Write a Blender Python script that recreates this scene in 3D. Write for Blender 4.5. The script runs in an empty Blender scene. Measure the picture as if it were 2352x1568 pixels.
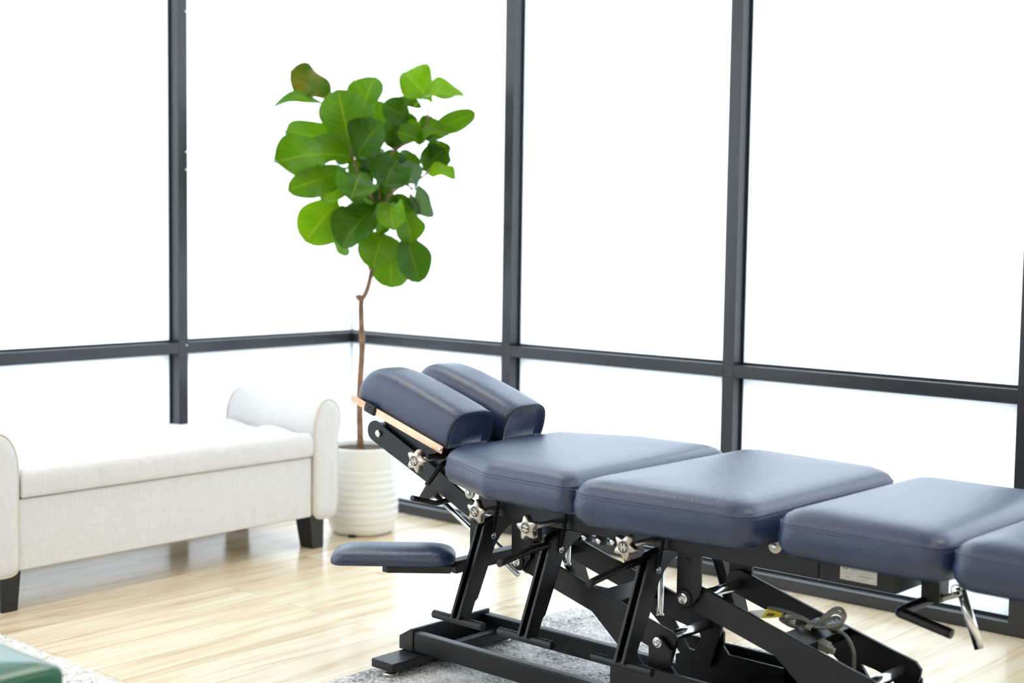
import bpy, bmesh, math, random
from mathutils import Vector, Matrix

random.seed(7)
PI = math.pi
SC = bpy.context.scene
COL = SC.collection

# ------------------------------------------------------------------ camera
CAM_POS = Vector((4.3946, -3.9915, 1.1518))
YAW, PITCH, ROLL, FOCAL_PX = 0.7206, 0.0785, 0.0143, 3267.0
fwd = Vector((-math.sin(YAW) * math.cos(PITCH), math.cos(YAW) * math.cos(PITCH), -math.sin(PITCH)))
rgt = Vector((math.cos(YAW), math.sin(YAW), 0.0))
upv = rgt.cross(fwd)
r2 = rgt * math.cos(ROLL) + upv * math.sin(ROLL)
u2 = upv * math.cos(ROLL) - rgt * math.sin(ROLL)
cam_data = bpy.data.cameras.new('camera')
cam = bpy.data.objects.new('camera', cam_data)
COL.objects.link(cam)
M = Matrix((r2, u2, -fwd)).transposed().to_4x4()
M.translation = CAM_POS
cam.matrix_world = M
cam_data.sensor_width = 36.0
cam_data.lens = FOCAL_PX * 36.0 / 2352.0
cam_data.clip_start = 0.05
cam_data.dof.use_dof = True
cam_data.dof.focus_distance = 3.5
cam_data.dof.aperture_fstop = 2.6
SC.camera = cam

# ------------------------------------------------------------------ world, exposure
SC.view_settings.view_transform = 'Standard'
SC.view_settings.look = 'None'
SC.view_settings.gamma = 1.0
SC.view_settings.exposure = -0.36
SC.view_settings.use_curve_mapping = False
world = bpy.data.worlds.new('sky')
SC.world = world
world.use_nodes = True
bg = world.node_tree.nodes['Background']
bg.inputs['Color'].default_value = (0.80, 0.90, 1.0, 1)
bg.inputs['Strength'].default_value = 7.0
SKY_LAMP = 9.5          # strength of the ceiling lamps' diffusers
LAMP_COLOR = (1.0, 0.945, 0.85)
try:
    SC.cycles.max_bounces = 10
    SC.cycles.diffuse_bounces = 6
    SC.cycles.transmission_bounces = 6
    SC.cycles.sample_clamp_indirect = 8.0
    SC.cycles.use_denoising = True
    SC.cycles.caustics_reflective = False
except Exception:
    pass


# ------------------------------------------------------------------ materials
def mat(name, color, rough=0.5, metal=0.0, spec=0.5):
    m = bpy.data.materials.new(name)
    m.use_nodes = True
    b = m.node_tree.nodes['Principled BSDF']
    b.inputs['Base Color'].default_value = (*color, 1)
    b.inputs['Roughness'].default_value = rough
    b.inputs['Metallic'].default_value = metal
    b.inputs['Specular IOR Level'].default_value = spec
    return m


def nodes(m):
    return m.node_tree.nodes, m.node_tree.links, m.node_tree.nodes['Principled BSDF']


def add_bump(m, kind='noise', scale=200.0, strength=0.2, dist=0.001, detail=2.0):
    n, l, b = nodes(m)
    tc = n.new('ShaderNodeTexCoord')
    if kind == 'voronoi':
        t = n.new('ShaderNodeTexVoronoi')
        t.inputs['Scale'].default_value = scale
        out = t.outputs['Distance']
    else:
        t = n.new('ShaderNodeTexNoise')
        t.inputs['Scale'].default_value = scale
        t.inputs['Detail'].default_value = detail
        out = t.outputs[0]
    l.new(tc.outputs['Object'], t.inputs['Vector'])
    bp = n.new('ShaderNodeBump')
    bp.inputs['Strength'].default_value = strength
    bp.inputs['Distance'].default_value = dist
    l.new(out, bp.inputs['Height'])
    l.new(bp.outputs[0], b.inputs['Normal'])
    return m


def vary(m, c1, c2, scale=3.0, lo=0.35, hi=0.65):
    n, l, b = nodes(m)
    tc = n.new('ShaderNodeTexCoord')
    t = n.new('ShaderNodeTexNoise')
    t.inputs['Scale'].default_value = scale
    t.inputs['Detail'].default_value = 4
    l.new(tc.outputs['Object'], t.inputs['Vector'])
    r = n.new('ShaderNodeValToRGB')
    r.color_ramp.elements[0].position = lo
    r.color_ramp.elements[0].color = (*c1, 1)
    r.color_ramp.elements[1].position = hi
    r.color_ramp.elements[1].color = (*c2, 1)
    l.new(t.outputs[0], r.inputs[0])
    l.new(r.outputs[0], b.inputs['Base Color'])
    return m


def leather(name, c1, c2, rough=0.36):
    m = mat(name, c1, rough)
    n, l, b = nodes(m)
    vary(m, c1, c2, 6.0)
    tc = n.new('ShaderNodeTexCoord')
    v = n.new('ShaderNodeTexVoronoi')
    v.feature = 'F1'
    v.inputs['Scale'].default_value = 330.0
    ns = n.new('ShaderNodeTexNoise')
    ns.inputs['Scale'].default_value = 38.0
    ns.inputs['Detail'].default_value = 3.0
    l.new(tc.outputs['Object'], v.inputs['Vector'])
    l.new(tc.outputs['Object'], ns.inputs['Vector'])
    b1 = n.new('ShaderNodeBump')
    b1.inputs['Strength'].default_value = 0.35
    b1.inputs['Distance'].default_value = 0.0012
    b2 = n.new('ShaderNodeBump')
    b2.inputs['Strength'].default_value = 0.10
    b2.inputs['Distance'].default_value = 0.006
    l.new(v.outputs['Distance'], b1.inputs['Height'])
    l.new(ns.outputs[0], b2.inputs['Height'])
    l.new(b2.outputs[0], b1.inputs['Normal'])
    l.new(b1.outputs[0], b.inputs['Normal'])
    return m


M_LEATHER = leather('navy_leather', (0.011, 0.026, 0.074), (0.017, 0.034, 0.092), 0.32)
nodes(M_LEATHER)[2].inputs['Specular IOR Level'].default_value = 0.8
M_SEAM = mat('navy_thread', (0.055, 0.065, 0.16), 0.5)
M_DSEAM = mat('dark_thread', (0.006, 0.007, 0.014), 0.6)
M_BLACK = add_bump(mat('black_powder_coat', (0.0045, 0.005, 0.0065), 0.40), 'noise', 900, 0.12, 0.0005)
M_BLACK2 = mat('black_plastic', (0.006, 0.006, 0.007), 0.45)
M_RUBBER = mat('black_rubber', (0.008, 0.008, 0.009), 0.7)
M_CHROME = mat('chrome', (0.90, 0.91, 0.92), 0.20, 1.0)
M_STEEL = mat('polished_steel', (0.84, 0.82, 0.79), 0.36, 1.0)
M_RAIL = vary(mat('floor_reflection_steel', (0.7, 0.5, 0.4), 0.22, 1.0), (0.66, 0.40, 0.26), (0.78, 0.54, 0.36), 30)  # chrome rail, with the warm floor's reflection put into its colour
M_KNOB = add_bump(mat('cast_metal', (0.66, 0.60, 0.52), 0.34, 1.0), 'noise', 260, 0.25, 0.001)
M_KNOBDK = mat('cast_metal_recess', (0.22, 0.19, 0.16), 0.5, 1.0)
M_NYLON = mat('white_nylon', (0.80, 0.78, 0.66), 0.45)
M_LABEL = mat('label_paper', (0.90, 0.88, 0.82), 0.45)
M_INK = mat('label_ink', (0.03, 0.03, 0.03), 0.6)
M_CORD = mat('grey_cord', (0.30, 0.30, 0.28), 0.42)
M_TIE = mat('white_tie', (0.78, 0.79, 0.80), 0.4)
M_YELLOW = mat('yellow_tag', (0.62, 0.50, 0.01), 0.45)
M_TAGW = mat('white_tag', (0.82, 0.84, 0.84), 0.45)
M_PLUG = mat('grey_plug', (0.42, 0.42, 0.38), 0.45)

M_FRAME = vary(mat('anodised_frame', (0.04, 0.044, 0.05), 0.27), (0.022, 0.024, 0.029), (0.029, 0.031, 0.037), 2.0)
M_JOINT = mat('clear_silicone', (0.62, 0.68, 0.72), 0.4)
M_GASKET = mat('black_gasket', (0.012, 0.018, 0.022), 0.6)
M_WALL = mat('warm_grey_paint', (0.62, 0.60, 0.56), 0.7)
M_CEIL = mat('ceiling_paint', (0.84, 0.83, 0.80), 0.8)
M_LEG = mat('black_lacquered_wood', (0.007, 0.007, 0.008), 0.3)
M_POT = mat('white_glazed_ceramic', (0.83, 0.83, 0.79), 0.22)
M_SOIL = add_bump(vary(mat('soil', (0.05, 0.03, 0.02), 0.9), (0.03, 0.018, 0.010), (0.11, 0.065, 0.035), 60), 'noise', 120, 0.9, 0.006)
M_BARK = add_bump(vary(mat('bark', (0.2, 0.11, 0.06), 0.75), (0.16, 0.085, 0.045), (0.30, 0.17, 0.09), 40), 'noise', 160, 0.6, 0.002)
M_GREEN = add_bump(vary(mat('green_vinyl', (0.01, 0.12, 0.06), 0.22), (0.004, 0.085, 0.036), (0.006, 0.10, 0.044), 5), 'noise', 60, 0.05, 0.002)
M_SHADE_KERB = mat('shade_kerb_concrete', (0.34, 0.36, 0.40), 0.9)  # for the unseen kerb added to darken the lower panes
M_GROUND = vary(mat('exterior_paving', (0.4, 0.4, 0.4), 0.9), (0.34, 0.34, 0.34), (0.44, 0.44, 0.43), 1.0)


def emit(name, color, strength):
    m = bpy.data.materials.new(name)
    m.use_nodes = True
    n, l = m.node_tree.nodes, m.node_tree.links
    n.clear()
    o = n.new('ShaderNodeOutputMaterial')
    e = n.new('ShaderNodeEmission')
    e.inputs['Color'].default_value = (*color, 1)
    e.inputs['Strength'].default_value = strength
    l.new(e.outputs[0], o.inputs[0])
    return m


M_LAMP = emit('lamp_diffuser', LAMP_COLOR, SKY_LAMP)


def frosted():
    """frosted film on glass: spreads the daylight that falls on its outside"""
    m = bpy.data.materials.new('frosted_glass')
    m.use_nodes = True
    n, l = m.node_tree.nodes, m.node_tree.links
    n.clear()
    o = n.new('ShaderNodeOutputMaterial')
    tr = n.new('ShaderNodeBsdfTranslucent')
    gl = n.new('ShaderNodeBsdfGlossy')
    gl.inputs['Roughness'].default_value = 0.15
    mx = n.new('ShaderNodeMixShader')
    mx.inputs[0].default_value = 0.05
    # film bubbles and smears
    tc = n.new('ShaderNodeTexCoord')
    no = n.new('ShaderNodeTexNoise')
    no.inputs['Scale'].default_value = 2.0
    no.inputs['Detail'].default_value = 3.0
    rp = n.new('ShaderNodeValToRGB')
    rp.color_ramp.elements[0].color = (0.90, 0.92, 0.93, 1)
    rp.color_ramp.elements[1].color = (0.96, 0.96, 0.95, 1)
    l.new(tc.outputs['Object'], no.inputs['Vector'])
    l.new(no.outputs[0], rp.inputs[0])
    l.new(rp.outputs[0], tr.inputs['Color'])
    l.new(tr.outputs[0], mx.inputs[1])
    l.new(gl.outputs[0], mx.inputs[2])
    l.new(mx.outputs[0], o.inputs[0])
    return m


M_PANE = frosted()


def linen(name, c1, c2):
    m = mat(name, c1, 0.85, 0, 0.2)
    n, l, b = nodes(m)
    tc = n.new('ShaderNodeTexCoord')
    outs = []
    for sc in ((30, 30, 420), (420, 420, 26)):
        mp = n.new('ShaderNodeMapping')
        mp.inputs['Scale'].default_value = sc
        t = n.new('ShaderNodeTexNoise')
        t.inputs['Scale'].default_value = 1.0
        t.inputs['Detail'].default_value = 2.0
        l.new(tc.outputs['Object'], mp.inputs[0])
        l.new(mp.outputs[0], t.inputs['Vector'])
        outs.append(t.outputs[0])
    mx = n.new('ShaderNodeMath')
    mx.operation = 'ADD'
    l.new(outs[0], mx.inputs[0])
    l.new(outs[1], mx.inputs[1])
    h = n.new('ShaderNodeMath')
    h.operation = 'MULTIPLY'
    h.inputs[1].default_value = 0.5
    l.new(mx.outputs[0], h.inputs[0])
    r = n.new('ShaderNodeValToRGB')
    r.color_ramp.elements[0].position = 0.36
    r.color_ramp.elements[0].color = (*c1, 1)
    r.color_ramp.elements[1].position = 0.64
    r.color_ramp.elements[1].color = (*c2, 1)
    l.new(h.outputs[0], r.inputs[0])
    l.new(r.outputs[0], b.inputs['Base Color'])
    bp = n.new('ShaderNodeBump')
    bp.inputs['Strength'].default_value = 0.25
    bp.inputs['Distance'].default_value = 0.001
    l.new(h.outputs[0], bp.inputs['Height'])
    l.new(bp.outputs[0], b.inputs['Normal'])
    return m


M_LINEN = linen('pale_linen', (0.665, 0.655, 0.65), (0.755, 0.745, 0.74))
M_PIPING = mat('linen_piping', (0.66, 0.60, 0.52), 0.8)


def plank_floor():
    m = mat('oak_vinyl_planks', (0.7, 0.6, 0.45), 0.20)
    n, l, b = nodes(m)
    tc = n.new('ShaderNodeTexCoord')
    rot = n.new('ShaderNodeMapping')
    rot.inputs['Rotation'].default_value = (0, 0, PI / 2)
    l.new(tc.outputs['Object'], rot.inputs[0])
    br = n.new('ShaderNodeTexBrick')
    br.offset = 0.37
    br.inputs['Scale'].default_value = 1.0
    br.inputs['Mortar Size'].default_value = 0.0009
    br.inputs['Mortar Smooth'].default_value = 0.1
    br.inputs['Brick Width'].default_value = 1.22
    br.inputs['Row Height'].default_value = 0.152
    br.inputs['Color1'].default_value = (0, 0, 0, 1)
    br.inputs['Color2'].default_value = (1, 1, 1, 1)
    br.inputs['Mortar'].default_value = (0.5, 0.5, 0.5, 1)
    br.inputs['Bias'].default_value = 0.0
    l.new(rot.outputs[0], br.inputs['Vector'])
    # grain, stretched along the plank, shifted per plank
    sh = n.new('ShaderNodeVectorMath')
    sh.operation = 'MULTIPLY_ADD'
    sh.inputs[1].default_value = (3.1, 7.7, 5.3)
    l.new(br.outputs['Color'], sh.inputs[0])
    l.new(rot.outputs[0], sh.inputs[2])
    mp = n.new('ShaderNodeMapping')
    mp.inputs['Scale'].default_value = (1.0, 10.0, 1.0)
    l.new(sh.outputs[0], mp.inputs[0])
    g = n.new('ShaderNodeTexNoise')
    g.inputs['Scale'].default_value = 1.6
    g.inputs['Detail'].default_value = 5.0
    g.inputs['Roughness'].default_value = 0.62
    g.inputs['Distortion'].default_value = 0.7
    l.new(mp.outputs[0], g.inputs['Vector'])
    rp = n.new('ShaderNodeValToRGB')
    e = rp.color_ramp.elements
    e[0].position = 0.28
    e[0].color = (0.56, 0.42, 0.27, 1)
    e[1].position = 0.72
    e[1].color = (0.84, 0.76, 0.62, 1)
    k = e.new(0.45)
    k.color = (0.72, 0.595, 0.42, 1)
    k = e.new(0.56)
    k.color = (0.80, 0.70, 0.54, 1)
    l.new(g.outputs[0], rp.inputs[0])
    tone = n.new('ShaderNodeMix')
    tone.data_type = 'RGBA'
    tone.blend_type = 'MULTIPLY'
    tone.inputs[0].default_value = 1.0
    tr = n.new('ShaderNodeValToRGB')
    tr.color_ramp.elements[0].color = (0.90, 0.86, 0.80, 1)
    tr.color_ramp.elements[1].color = (1.05, 1.05, 1.06, 1)
    l.new(br.outputs['Color'], tr.inputs[0])
    l.new(rp.outputs[0], tone.inputs[6])
    l.new(tr.outputs[0], tone.inputs[7])
    seam = n.new('ShaderNodeMix')
    seam.data_type = 'RGBA'
    seam.inputs[7].default_value = (0.40, 0.32, 0.23, 1)
    l.new(br.outputs['Fac'], seam.inputs[0])
    l.new(tone.outputs[2], seam.inputs[6])
    l.new(seam.outputs[2], b.inputs['Base Color'])
    bp = n.new('ShaderNodeBump')
    bp.inputs['Strength'].default_value = 0.06
    bp.inputs['Distance'].default_value = 0.002
    l.new(g.outputs[0], bp.inputs['Height'])
    l.new(bp.outputs[0], b.inputs['Normal'])
    return m


M_FLOOR = plank_floor()


def rug_mat(name, c1, c2, c3, big=7.0):
    m = mat(name, c2, 0.95, 0, 0.1)
    n, l, b = nodes(m)
    tc = n.new('ShaderNodeTexCoord')
    a = n.new('ShaderNodeTexNoise')
    a.inputs['Scale'].default_value = big
    a.inputs['Detail'].default_value = 5
    a.inputs['Roughness'].default_value = 0.7
    f = n.new('ShaderNodeTexNoise')
    f.inputs['Scale'].default_value = 130
    f.inputs['Detail'].default_value = 3
    l.new(tc.outputs['Object'], a.inputs['Vector'])
    l.new(tc.outputs['Object'], f.inputs['Vector'])
    mm = n.new('ShaderNodeMath')
    mm.operation = 'MULTIPLY_ADD'
    mm.inputs[1].default_value = 0.55
    l.new(a.outputs[0], mm.inputs[0])
    h = n.new('ShaderNodeMath')
    h.operation = 'MULTIPLY'
    h.inputs[1].default_value = 0.45
    l.new(f.outputs[0], h.inputs[0])
    l.new(h.outputs[0], mm.inputs[2])
    r = n.new('ShaderNodeValToRGB')
    e = r.color_ramp.elements
    e[0].position = 0.40
    e[0].color = (*c1, 1)
    e[1].position = 0.59
    e[1].color = (*c3, 1)
    k = e.new(0.48)
    k.color = (*c2, 1)
    l.new(mm.outputs[0], r.inputs[0])
    l.new(r.outputs[0], b.inputs['Base Color'])
    bp = n.new('ShaderNodeBump')
    bp.inputs['Strength'].default_value = 0.8
    bp.inputs['Distance'].default_value = 0.004
    l.new(f.outputs[0], bp.inputs['Height'])
    l.new(bp.outputs[0], b.inputs['Normal'])
    return m


M_RUG = rug_mat('mottled_grey_pile', (0.20, 0.21, 0.23), (0.58, 0.57, 0.56), (0.86, 0.84, 0.81))
M_SHAG = rug_mat('cream_shag_pile', (0.58, 0.56, 0.53), (0.74, 0.72, 0.69), (0.82, 0.80, 0.77), 5.0)


def leaf_mat(name, dark, light, vein, trans):
    m = bpy.data.materials.new(name)
    m.use_nodes = True
    n, l, b = nodes(m)
    out = [x for x in n if x.type == 'OUTPUT_MATERIAL'][0]
    uv = n.new('ShaderNodeUVMap')
    sep = n.new('ShaderNodeSeparateXYZ')
    l.new(uv.outputs[0], sep.inputs[0])
    # s = across (0..1, midrib at .5), t = along
    s0 = n.new('ShaderNodeMath'); s0.operation = 'SUBTRACT'; s0.inputs[1].default_value = 0.5
    l.new(sep.outputs[0], s0.inputs[0])
    sa = n.new('ShaderNodeMath'); sa.operation = 'ABSOLUTE'
    l.new(s0.outputs[0], sa.inputs[0])
    # side veins: t - 0.55|s| repeated
    v1 = n.new('ShaderNodeMath'); v1.operation = 'MULTIPLY_ADD'; v1.inputs[1].default_value = -0.55
    l.new(sa.outputs[0], v1.inputs[0]); l.new(sep.outputs[1], v1.inputs[2])
    v2 = n.new('ShaderNodeMath'); v2.operation = 'MULTIPLY'; v2.inputs[1].default_value = 7.0
    l.new(v1.outputs[0], v2.inputs[0])
    v3 = n.new('ShaderNodeMath'); v3.operation = 'PINGPONG'; v3.inputs[1].default_value = 0.5
    l.new(v2.outputs[0], v3.inputs[0])
    side = n.new('ShaderNodeMapRange'); side.inputs[1].default_value = 0.0; side.inputs[2].default_value = 0.09
    side.inputs[3].default_value = 0.55; side.inputs[4].default_value = 0.0
    l.new(v3.outputs[0], side.inputs[0])
    mid = n.new('ShaderNodeMapRange'); mid.inputs[1].default_value = 0.012; mid.inputs[2].default_value = 0.035
    mid.inputs[3].default_value = 1.0; mid.inputs[4].default_value = 0.0
    l.new(sa.outputs[0], mid.inputs[0])
    mxv = n.new('ShaderNodeMath'); mxv.operation = 'MAXIMUM'
    l.new(side.outputs[0], mxv.inputs[0]); l.new(mid.outputs[0], mxv.inputs[1])
    tc = n.new('ShaderNodeTexCoord')
    no = n.new('ShaderNodeTexNoise'); no.inputs['Scale'].default_value = 11.0; no.inputs['Detail'].default_value = 2
    l.new(tc.outputs['Object'], no.inputs['Vector'])
    rp = n.new('ShaderNodeValToRGB')
    rp.color_ramp.elements[0].position = 0.35; rp.color_ramp.elements[0].color = (*dark, 1)
    rp.color_ramp.elements[1].position = 0.68; rp.color_ramp.elements[1].color = (*light, 1)
    l.new(no.outputs[0], rp.inputs[0])
    mx = n.new('ShaderNodeMix'); mx.data_type = 'RGBA'
    mx.inputs[7].default_value = (*vein, 1)
    l.new(mxv.outputs[0], mx.inputs[0]); l.new(rp.outputs[0], mx.inputs[6])
    l.new(mx.outputs[2], b.inputs['Base Color'])
    b.inputs['Roughness'].default_value = 0.36
    b.inputs['Specular IOR Level'].default_value = 0.3
    tr = n.new('ShaderNodeBsdfTranslucent')
    tr.inputs['Color'].default_value = (*trans, 1)
    bp = n.new('ShaderNodeBump'); bp.inputs['Strength'].default_value = 0.5; bp.inputs['Distance'].default_value = 0.004
    iv = n.new('ShaderNodeMath'); iv.operation = 'SUBTRACT'; iv.inputs[0].default_value = 1.0
    l.new(mxv.outputs[0], iv.inputs[1])
    l.new(iv.outputs[0], bp.inputs['Height']); l.new(bp.outputs[0], b.inputs['Normal'])
    ms = n.new('ShaderNodeMixShader'); ms.inputs[0].default_value = 0.38
    l.new(b.outputs[0], ms.inputs[1]); l.new(tr.outputs[0], ms.inputs[2])
    l.new(ms.outputs[0], out.inputs[0])
    return m


LEAF_MATS = {
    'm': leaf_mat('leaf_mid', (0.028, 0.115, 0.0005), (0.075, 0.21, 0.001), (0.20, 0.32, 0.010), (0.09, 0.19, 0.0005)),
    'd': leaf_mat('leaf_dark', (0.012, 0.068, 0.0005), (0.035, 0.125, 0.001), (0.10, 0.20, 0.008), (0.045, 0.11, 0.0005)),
    'y': leaf_mat('leaf_bright', (0.065, 0.20, 0.0005), (0.15, 0.32, 0.001), (0.28, 0.40, 0.02), (0.16, 0.31, 0.001)),
    'b': leaf_mat('leaf_browned', (0.022, 0.085, 0.002), (0.23, 0.12, 0.006), (0.03, 0.06, 0.004), (0.06, 0.10, 0.003)),
    'p': leaf_mat('leaf_pale_back', (0.07, 0.15, 0.055), (0.17, 0.27, 0.13), (0.22, 0.33, 0.17), (0.06, 0.13, 0.03)),
}


# ------------------------------------------------------------------ mesh helpers
class MB:
    """collects shapes and links them as ONE mesh object"""
    def __init__(self):
        self.v, self.f, self.smooth, self.uv = [], [], [], {}

    def add(self, verts, faces, smooth=False):
        o = len(self.v)
        self.v += [tuple(p) for p in verts]
        self.f += [tuple(o + i for i in f) for f in faces]
        self.smooth += [smooth] * len(faces)
        return o

    def box(self, a, b):
        (x0, y0, z0), (x1, y1, z1) = a, b
        x0, x1 = min(x0, x1), max(x0, x1); y0, y1 = min(y0, y1), max(y0, y1); z0, z1 = min(z0, z1), max(z0, z1)
        self.add([(x0, y0, z0), (x1, y0, z0), (x1, y1, z0), (x0, y1, z0), (x0, y0, z1), (x1, y0, z1), (x1, y1, z1), (x0, y1, z1)],
                 [(0, 3, 2, 1), (4, 5, 6, 7), (0, 1, 5, 4), (1, 2, 6, 5), (2, 3, 7, 6), (3, 0, 4, 7)])

    def prism(self, poly, axis, a, b, holes=None):
        """poly: list of 2-D points; axis 'x','y','z' is the extrusion axis; the 2-D order is the two other axes"""
        def p3(p, t):
            if axis == 'x': return (t, p[0], p[1])
            if axis == 'y': return (p[0], t, p[1])
            return (p[0], p[1], t)
        n = len(poly)
        vs = [p3(p, a) for p in poly] + [p3(p, b) for p in poly]
        fs = [tuple(range(n)), tuple(range(2 * n - 1, n - 1, -1))]
        fs += [(i, i + n, (i + 1) % n + n, (i + 1) % n) for i in range(n)]
        self.add(vs, fs)

    def frame_prism(self, outer, inner, axis, a, b):
        """a plate with one hole; outer and inner have the same number of points, matched in order"""
        def p3(p, t):
            if axis == 'x': return (t, p[0], p[1])
            if axis == 'y': return (p[0], t, p[1])
            return (p[0], p[1], t)
        n = len(outer)
        vs = [p3(p, a) for p in outer] + [p3(p, a) for p in inner] + [p3(p, b) for p in outer] + [p3(p, b) for p in inner]
        fs = []
        for i in range(n):
            j = (i + 1) % n
            fs += [(i, j, n + j, n + i), (2 * n + i, 3 * n + i, 3 * n + j, 2 * n + j),
                   (i, 2 * n + i, 2 * n + j, j), (n + i, n + j, 3 * n + j, 3 * n + i)]
        self.add(vs, fs)

    def tube(self, pts, r, seg=12, cap=True, closed=False):
        pts = [Vector(p) for p in pts]
        n = len(pts)
        rr = r if isinstance(r, (list, tuple)) else [r] * n
        tang = []
        for i in range(n):
            if closed:
                t = pts[(i + 1) % n] - pts[i - 1]
            else:
                t = pts[min(i + 1, n - 1)] - pts[max(i - 1, 0)]
            tang.append(t.normalized())
        ref = Vector((0, 0, 1)) if abs(tang[0].z) < 0.9 else Vector((1, 0, 0))
        nn = (ref - tang[0] * ref.dot(tang[0])).normalized()
        vs = []
        for i in range(n):
            nn = (nn - tang[i] * nn.dot(tang[i])).normalized()
            bb = tang[i].cross(nn)
            for k in range(seg):
                a = 2 * PI * k / seg
                vs.append(pts[i] + (nn * math.cos(a) + bb * math.sin(a)) * rr[i])
        fs = []
        m = n if closed else n - 1
        for i in range(m):
            j = (i + 1) % n
            for k in range(seg):
                k2 = (k + 1) % seg
                fs.append((i * seg + k, i * seg + k2, j * seg + k2, j * seg + k))
        o = self.add(vs, fs, True)
        if cap and not closed:
            self.f += [tuple(o + k for k in range(seg))[::-1], tuple(o + (n - 1) * seg + k for k in range(seg))]
            self.smooth += [False, False]

    def cyl(self, a, b, r, seg=24):
        self.tube([a, b], r, seg)

    def lathe(self, prof, c=(0, 0, 0), axis='z', seg=48, flip=False):
        """prof: list of (radius, height) along the axis"""
        vs = []
        for (r, h) in prof:
            for k in range(seg):
                a = 2 * PI * k / seg
                p = (r * math.cos(a), r * math.sin(a), h)
                if axis == 'y': p = (p[0], h, p[1])
                if axis == 'x': p = (h, p[0], p[1])
                vs.append((c[0] + p[0], c[1] + p[1], c[2] + p[2]))
        fs = []
        for i in range(len(prof) - 1):
            for k in range(seg):
                k2 = (k + 1) % seg
                fs.append((i * seg + k, i * seg + k2, (i + 1) * seg + k2, (i + 1) * seg + k))
        fs.append(tuple(range(seg))[::-1])
        fs.append(tuple((len(prof) - 1) * seg + k for k in range(seg)))
        self.add(vs, fs, True)

    def rings(self, rings, cap0=True, cap1=True, smooth=True):
        n = len(rings[0])
        vs = [p for r in rings for p in r]
        fs = []
        for i in range(len(rings) - 1):
            for k in range(n):
                k2 = (k + 1) % n
                fs.append((i * n + k, i * n + k2, (i + 1) * n + k2, (i + 1) * n + k))
        if cap0: fs.append(tuple(range(n))[::-1])
        if cap1: fs.append(tuple((len(rings) - 1) * n + k for k in range(n)))
        self.add(vs, fs, smooth)

    def build(self, name, m, parent=None, bevel=0.0, segs=2, auto=True):
        me = bpy.data.meshes.new(name)
        me.from_pydata(self.v, [], self.f)
        for p, s in zip(me.polygons, self.smooth):
            p.use_smooth = s
        bm = bmesh.new()
        bm.from_mesh(me)
        bmesh.ops.recalc_face_normals(bm, faces=bm.faces)
        bm.to_mesh(me)
        bm.free()
        me.materials.append(m)
        o = bpy.data.objects.new(name, me)
        COL.objects.link(o)
        if parent is not None:
            o.parent = parent
        if bevel > 0:
            b = o.modifiers.new('edge', 'BEVEL')
            b.width = bevel
            b.segments = segs
            b.limit_method = 'ANGLE'
            b.angle_limit = math.radians(35)
            b.use_clamp_overlap = True
            b.harden_normals = False
            for p in me.polygons:
                p.use_smooth = True
            w = o.modifiers.new('normals', 'WEIGHTED_NORMAL')
            w.keep_sharp = True
        return o


def empty(name, loc, rz=0.0, label=None, cat=None, group=None):
    o = bpy.data.objects.new(name, None)
    COL.objects.link(o)
    o.location = loc
    o.rotation_euler = (0, 0, rz)
    o.empty_display_size = 0.1
    if label: tag(o, label, cat, group)
    return o


def tag(o, label, cat, group=None):
    o['label'] = label
    o['category'] = cat
    if group: o['group'] = group
    return o


def struct(o):
    o['kind'] = 'structure'
    return o


def arc(c, r, a0, a1, n):
    return [(c[0] + r * math.cos(math.radians(a0 + (a1 - a0) * i / n)), c[1] + r * math.sin(math.radians(a0 + (a1 - a0) * i / n))) for i in range(n + 1)]


def spline(pts, sub=8, closed=False):
    """Catmull-Rom through the points"""
    P = [Vector(p) for p in pts]
    n = len(P)
    out = []
    m = n if closed else n - 1
    for i in range(m):
        p0 = P[(i - 1) % n] if closed or i > 0 else P[0] * 2 - P[1]
        p1, p2 = P[i], P[(i + 1) % n]
        p3 = P[(i + 2) % n] if closed or i + 2 < n else P[-1] * 2 - P[-2]
        for k in range(sub):
            t = k / sub
            out.append(0.5 * ((2 * p1) + (p2 - p0) * t + (2 * p0 - 5 * p1 + 4 * p2 - p3) * t * t + (3 * p1 - p0 - 3 * p2 + p3) * t ** 3))
    if not closed:
        out.append(P[-1])
    return out


def rounded_poly(pts, radii, seg=8, per=0.03):
    """polygon with rounded corners, evenly fine along the straight edges"""
    n = len(pts)
    out = []
    ends = []
    for i in range(n):
        p0, p1, p2 = Vector(pts[i - 1]), Vector(pts[i]), Vector(pts[(i + 1) % n])
        d0, d1 = (p0 - p1).normalized(), (p2 - p1).normalized()
        r = radii[i]
        ang = d0.angle(d1)
        t = r / math.tan(ang / 2)
        a, b = p1 + d0 * t, p1 + d1 * t
        c = p1 + (d0 + d1).normalized() * (r / math.sin(ang / 2))
        arcp = []
        a0 = math.atan2(a.y - c.y, a.x - c.x)
        a1 = math.atan2(b.y - c.y, b.x - c.x)
        while a1 - a0 > PI: a1 -= 2 * PI
        while a1 - a0 < -PI: a1 += 2 * PI
        for k in range(seg + 1):
            th = a0 + (a1 - a0) * k / seg
            arcp.append(Vector((c.x + r * math.cos(th), c.y + r * math.sin(th))))
        ends.append(arcp)
    for i in range(n):
        out += ends[i]
        a, b = ends[i][-1], ends[(i + 1) % n][0]
        L = (b - a).length
        k = int(L / per)
        for j in range(1, k + 1):
            out.append(a.lerp(b, j / (k + 1)))
    return out


# ------------------------------------------------------------------ the room
X_MAX, Y_MIN, CEIL = 7.0, -7.0, 2.75
SET = 0.052          # how far the glass sits behind the frame's room face
MW = 0.0445          # sight line of the aluminium frame
FD = 0.115           # depth of the aluminium frame
RAIL_LO, RAIL_HI = 0.6755, 0.7163
BASE = 0.038
TOP = 2.62

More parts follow.
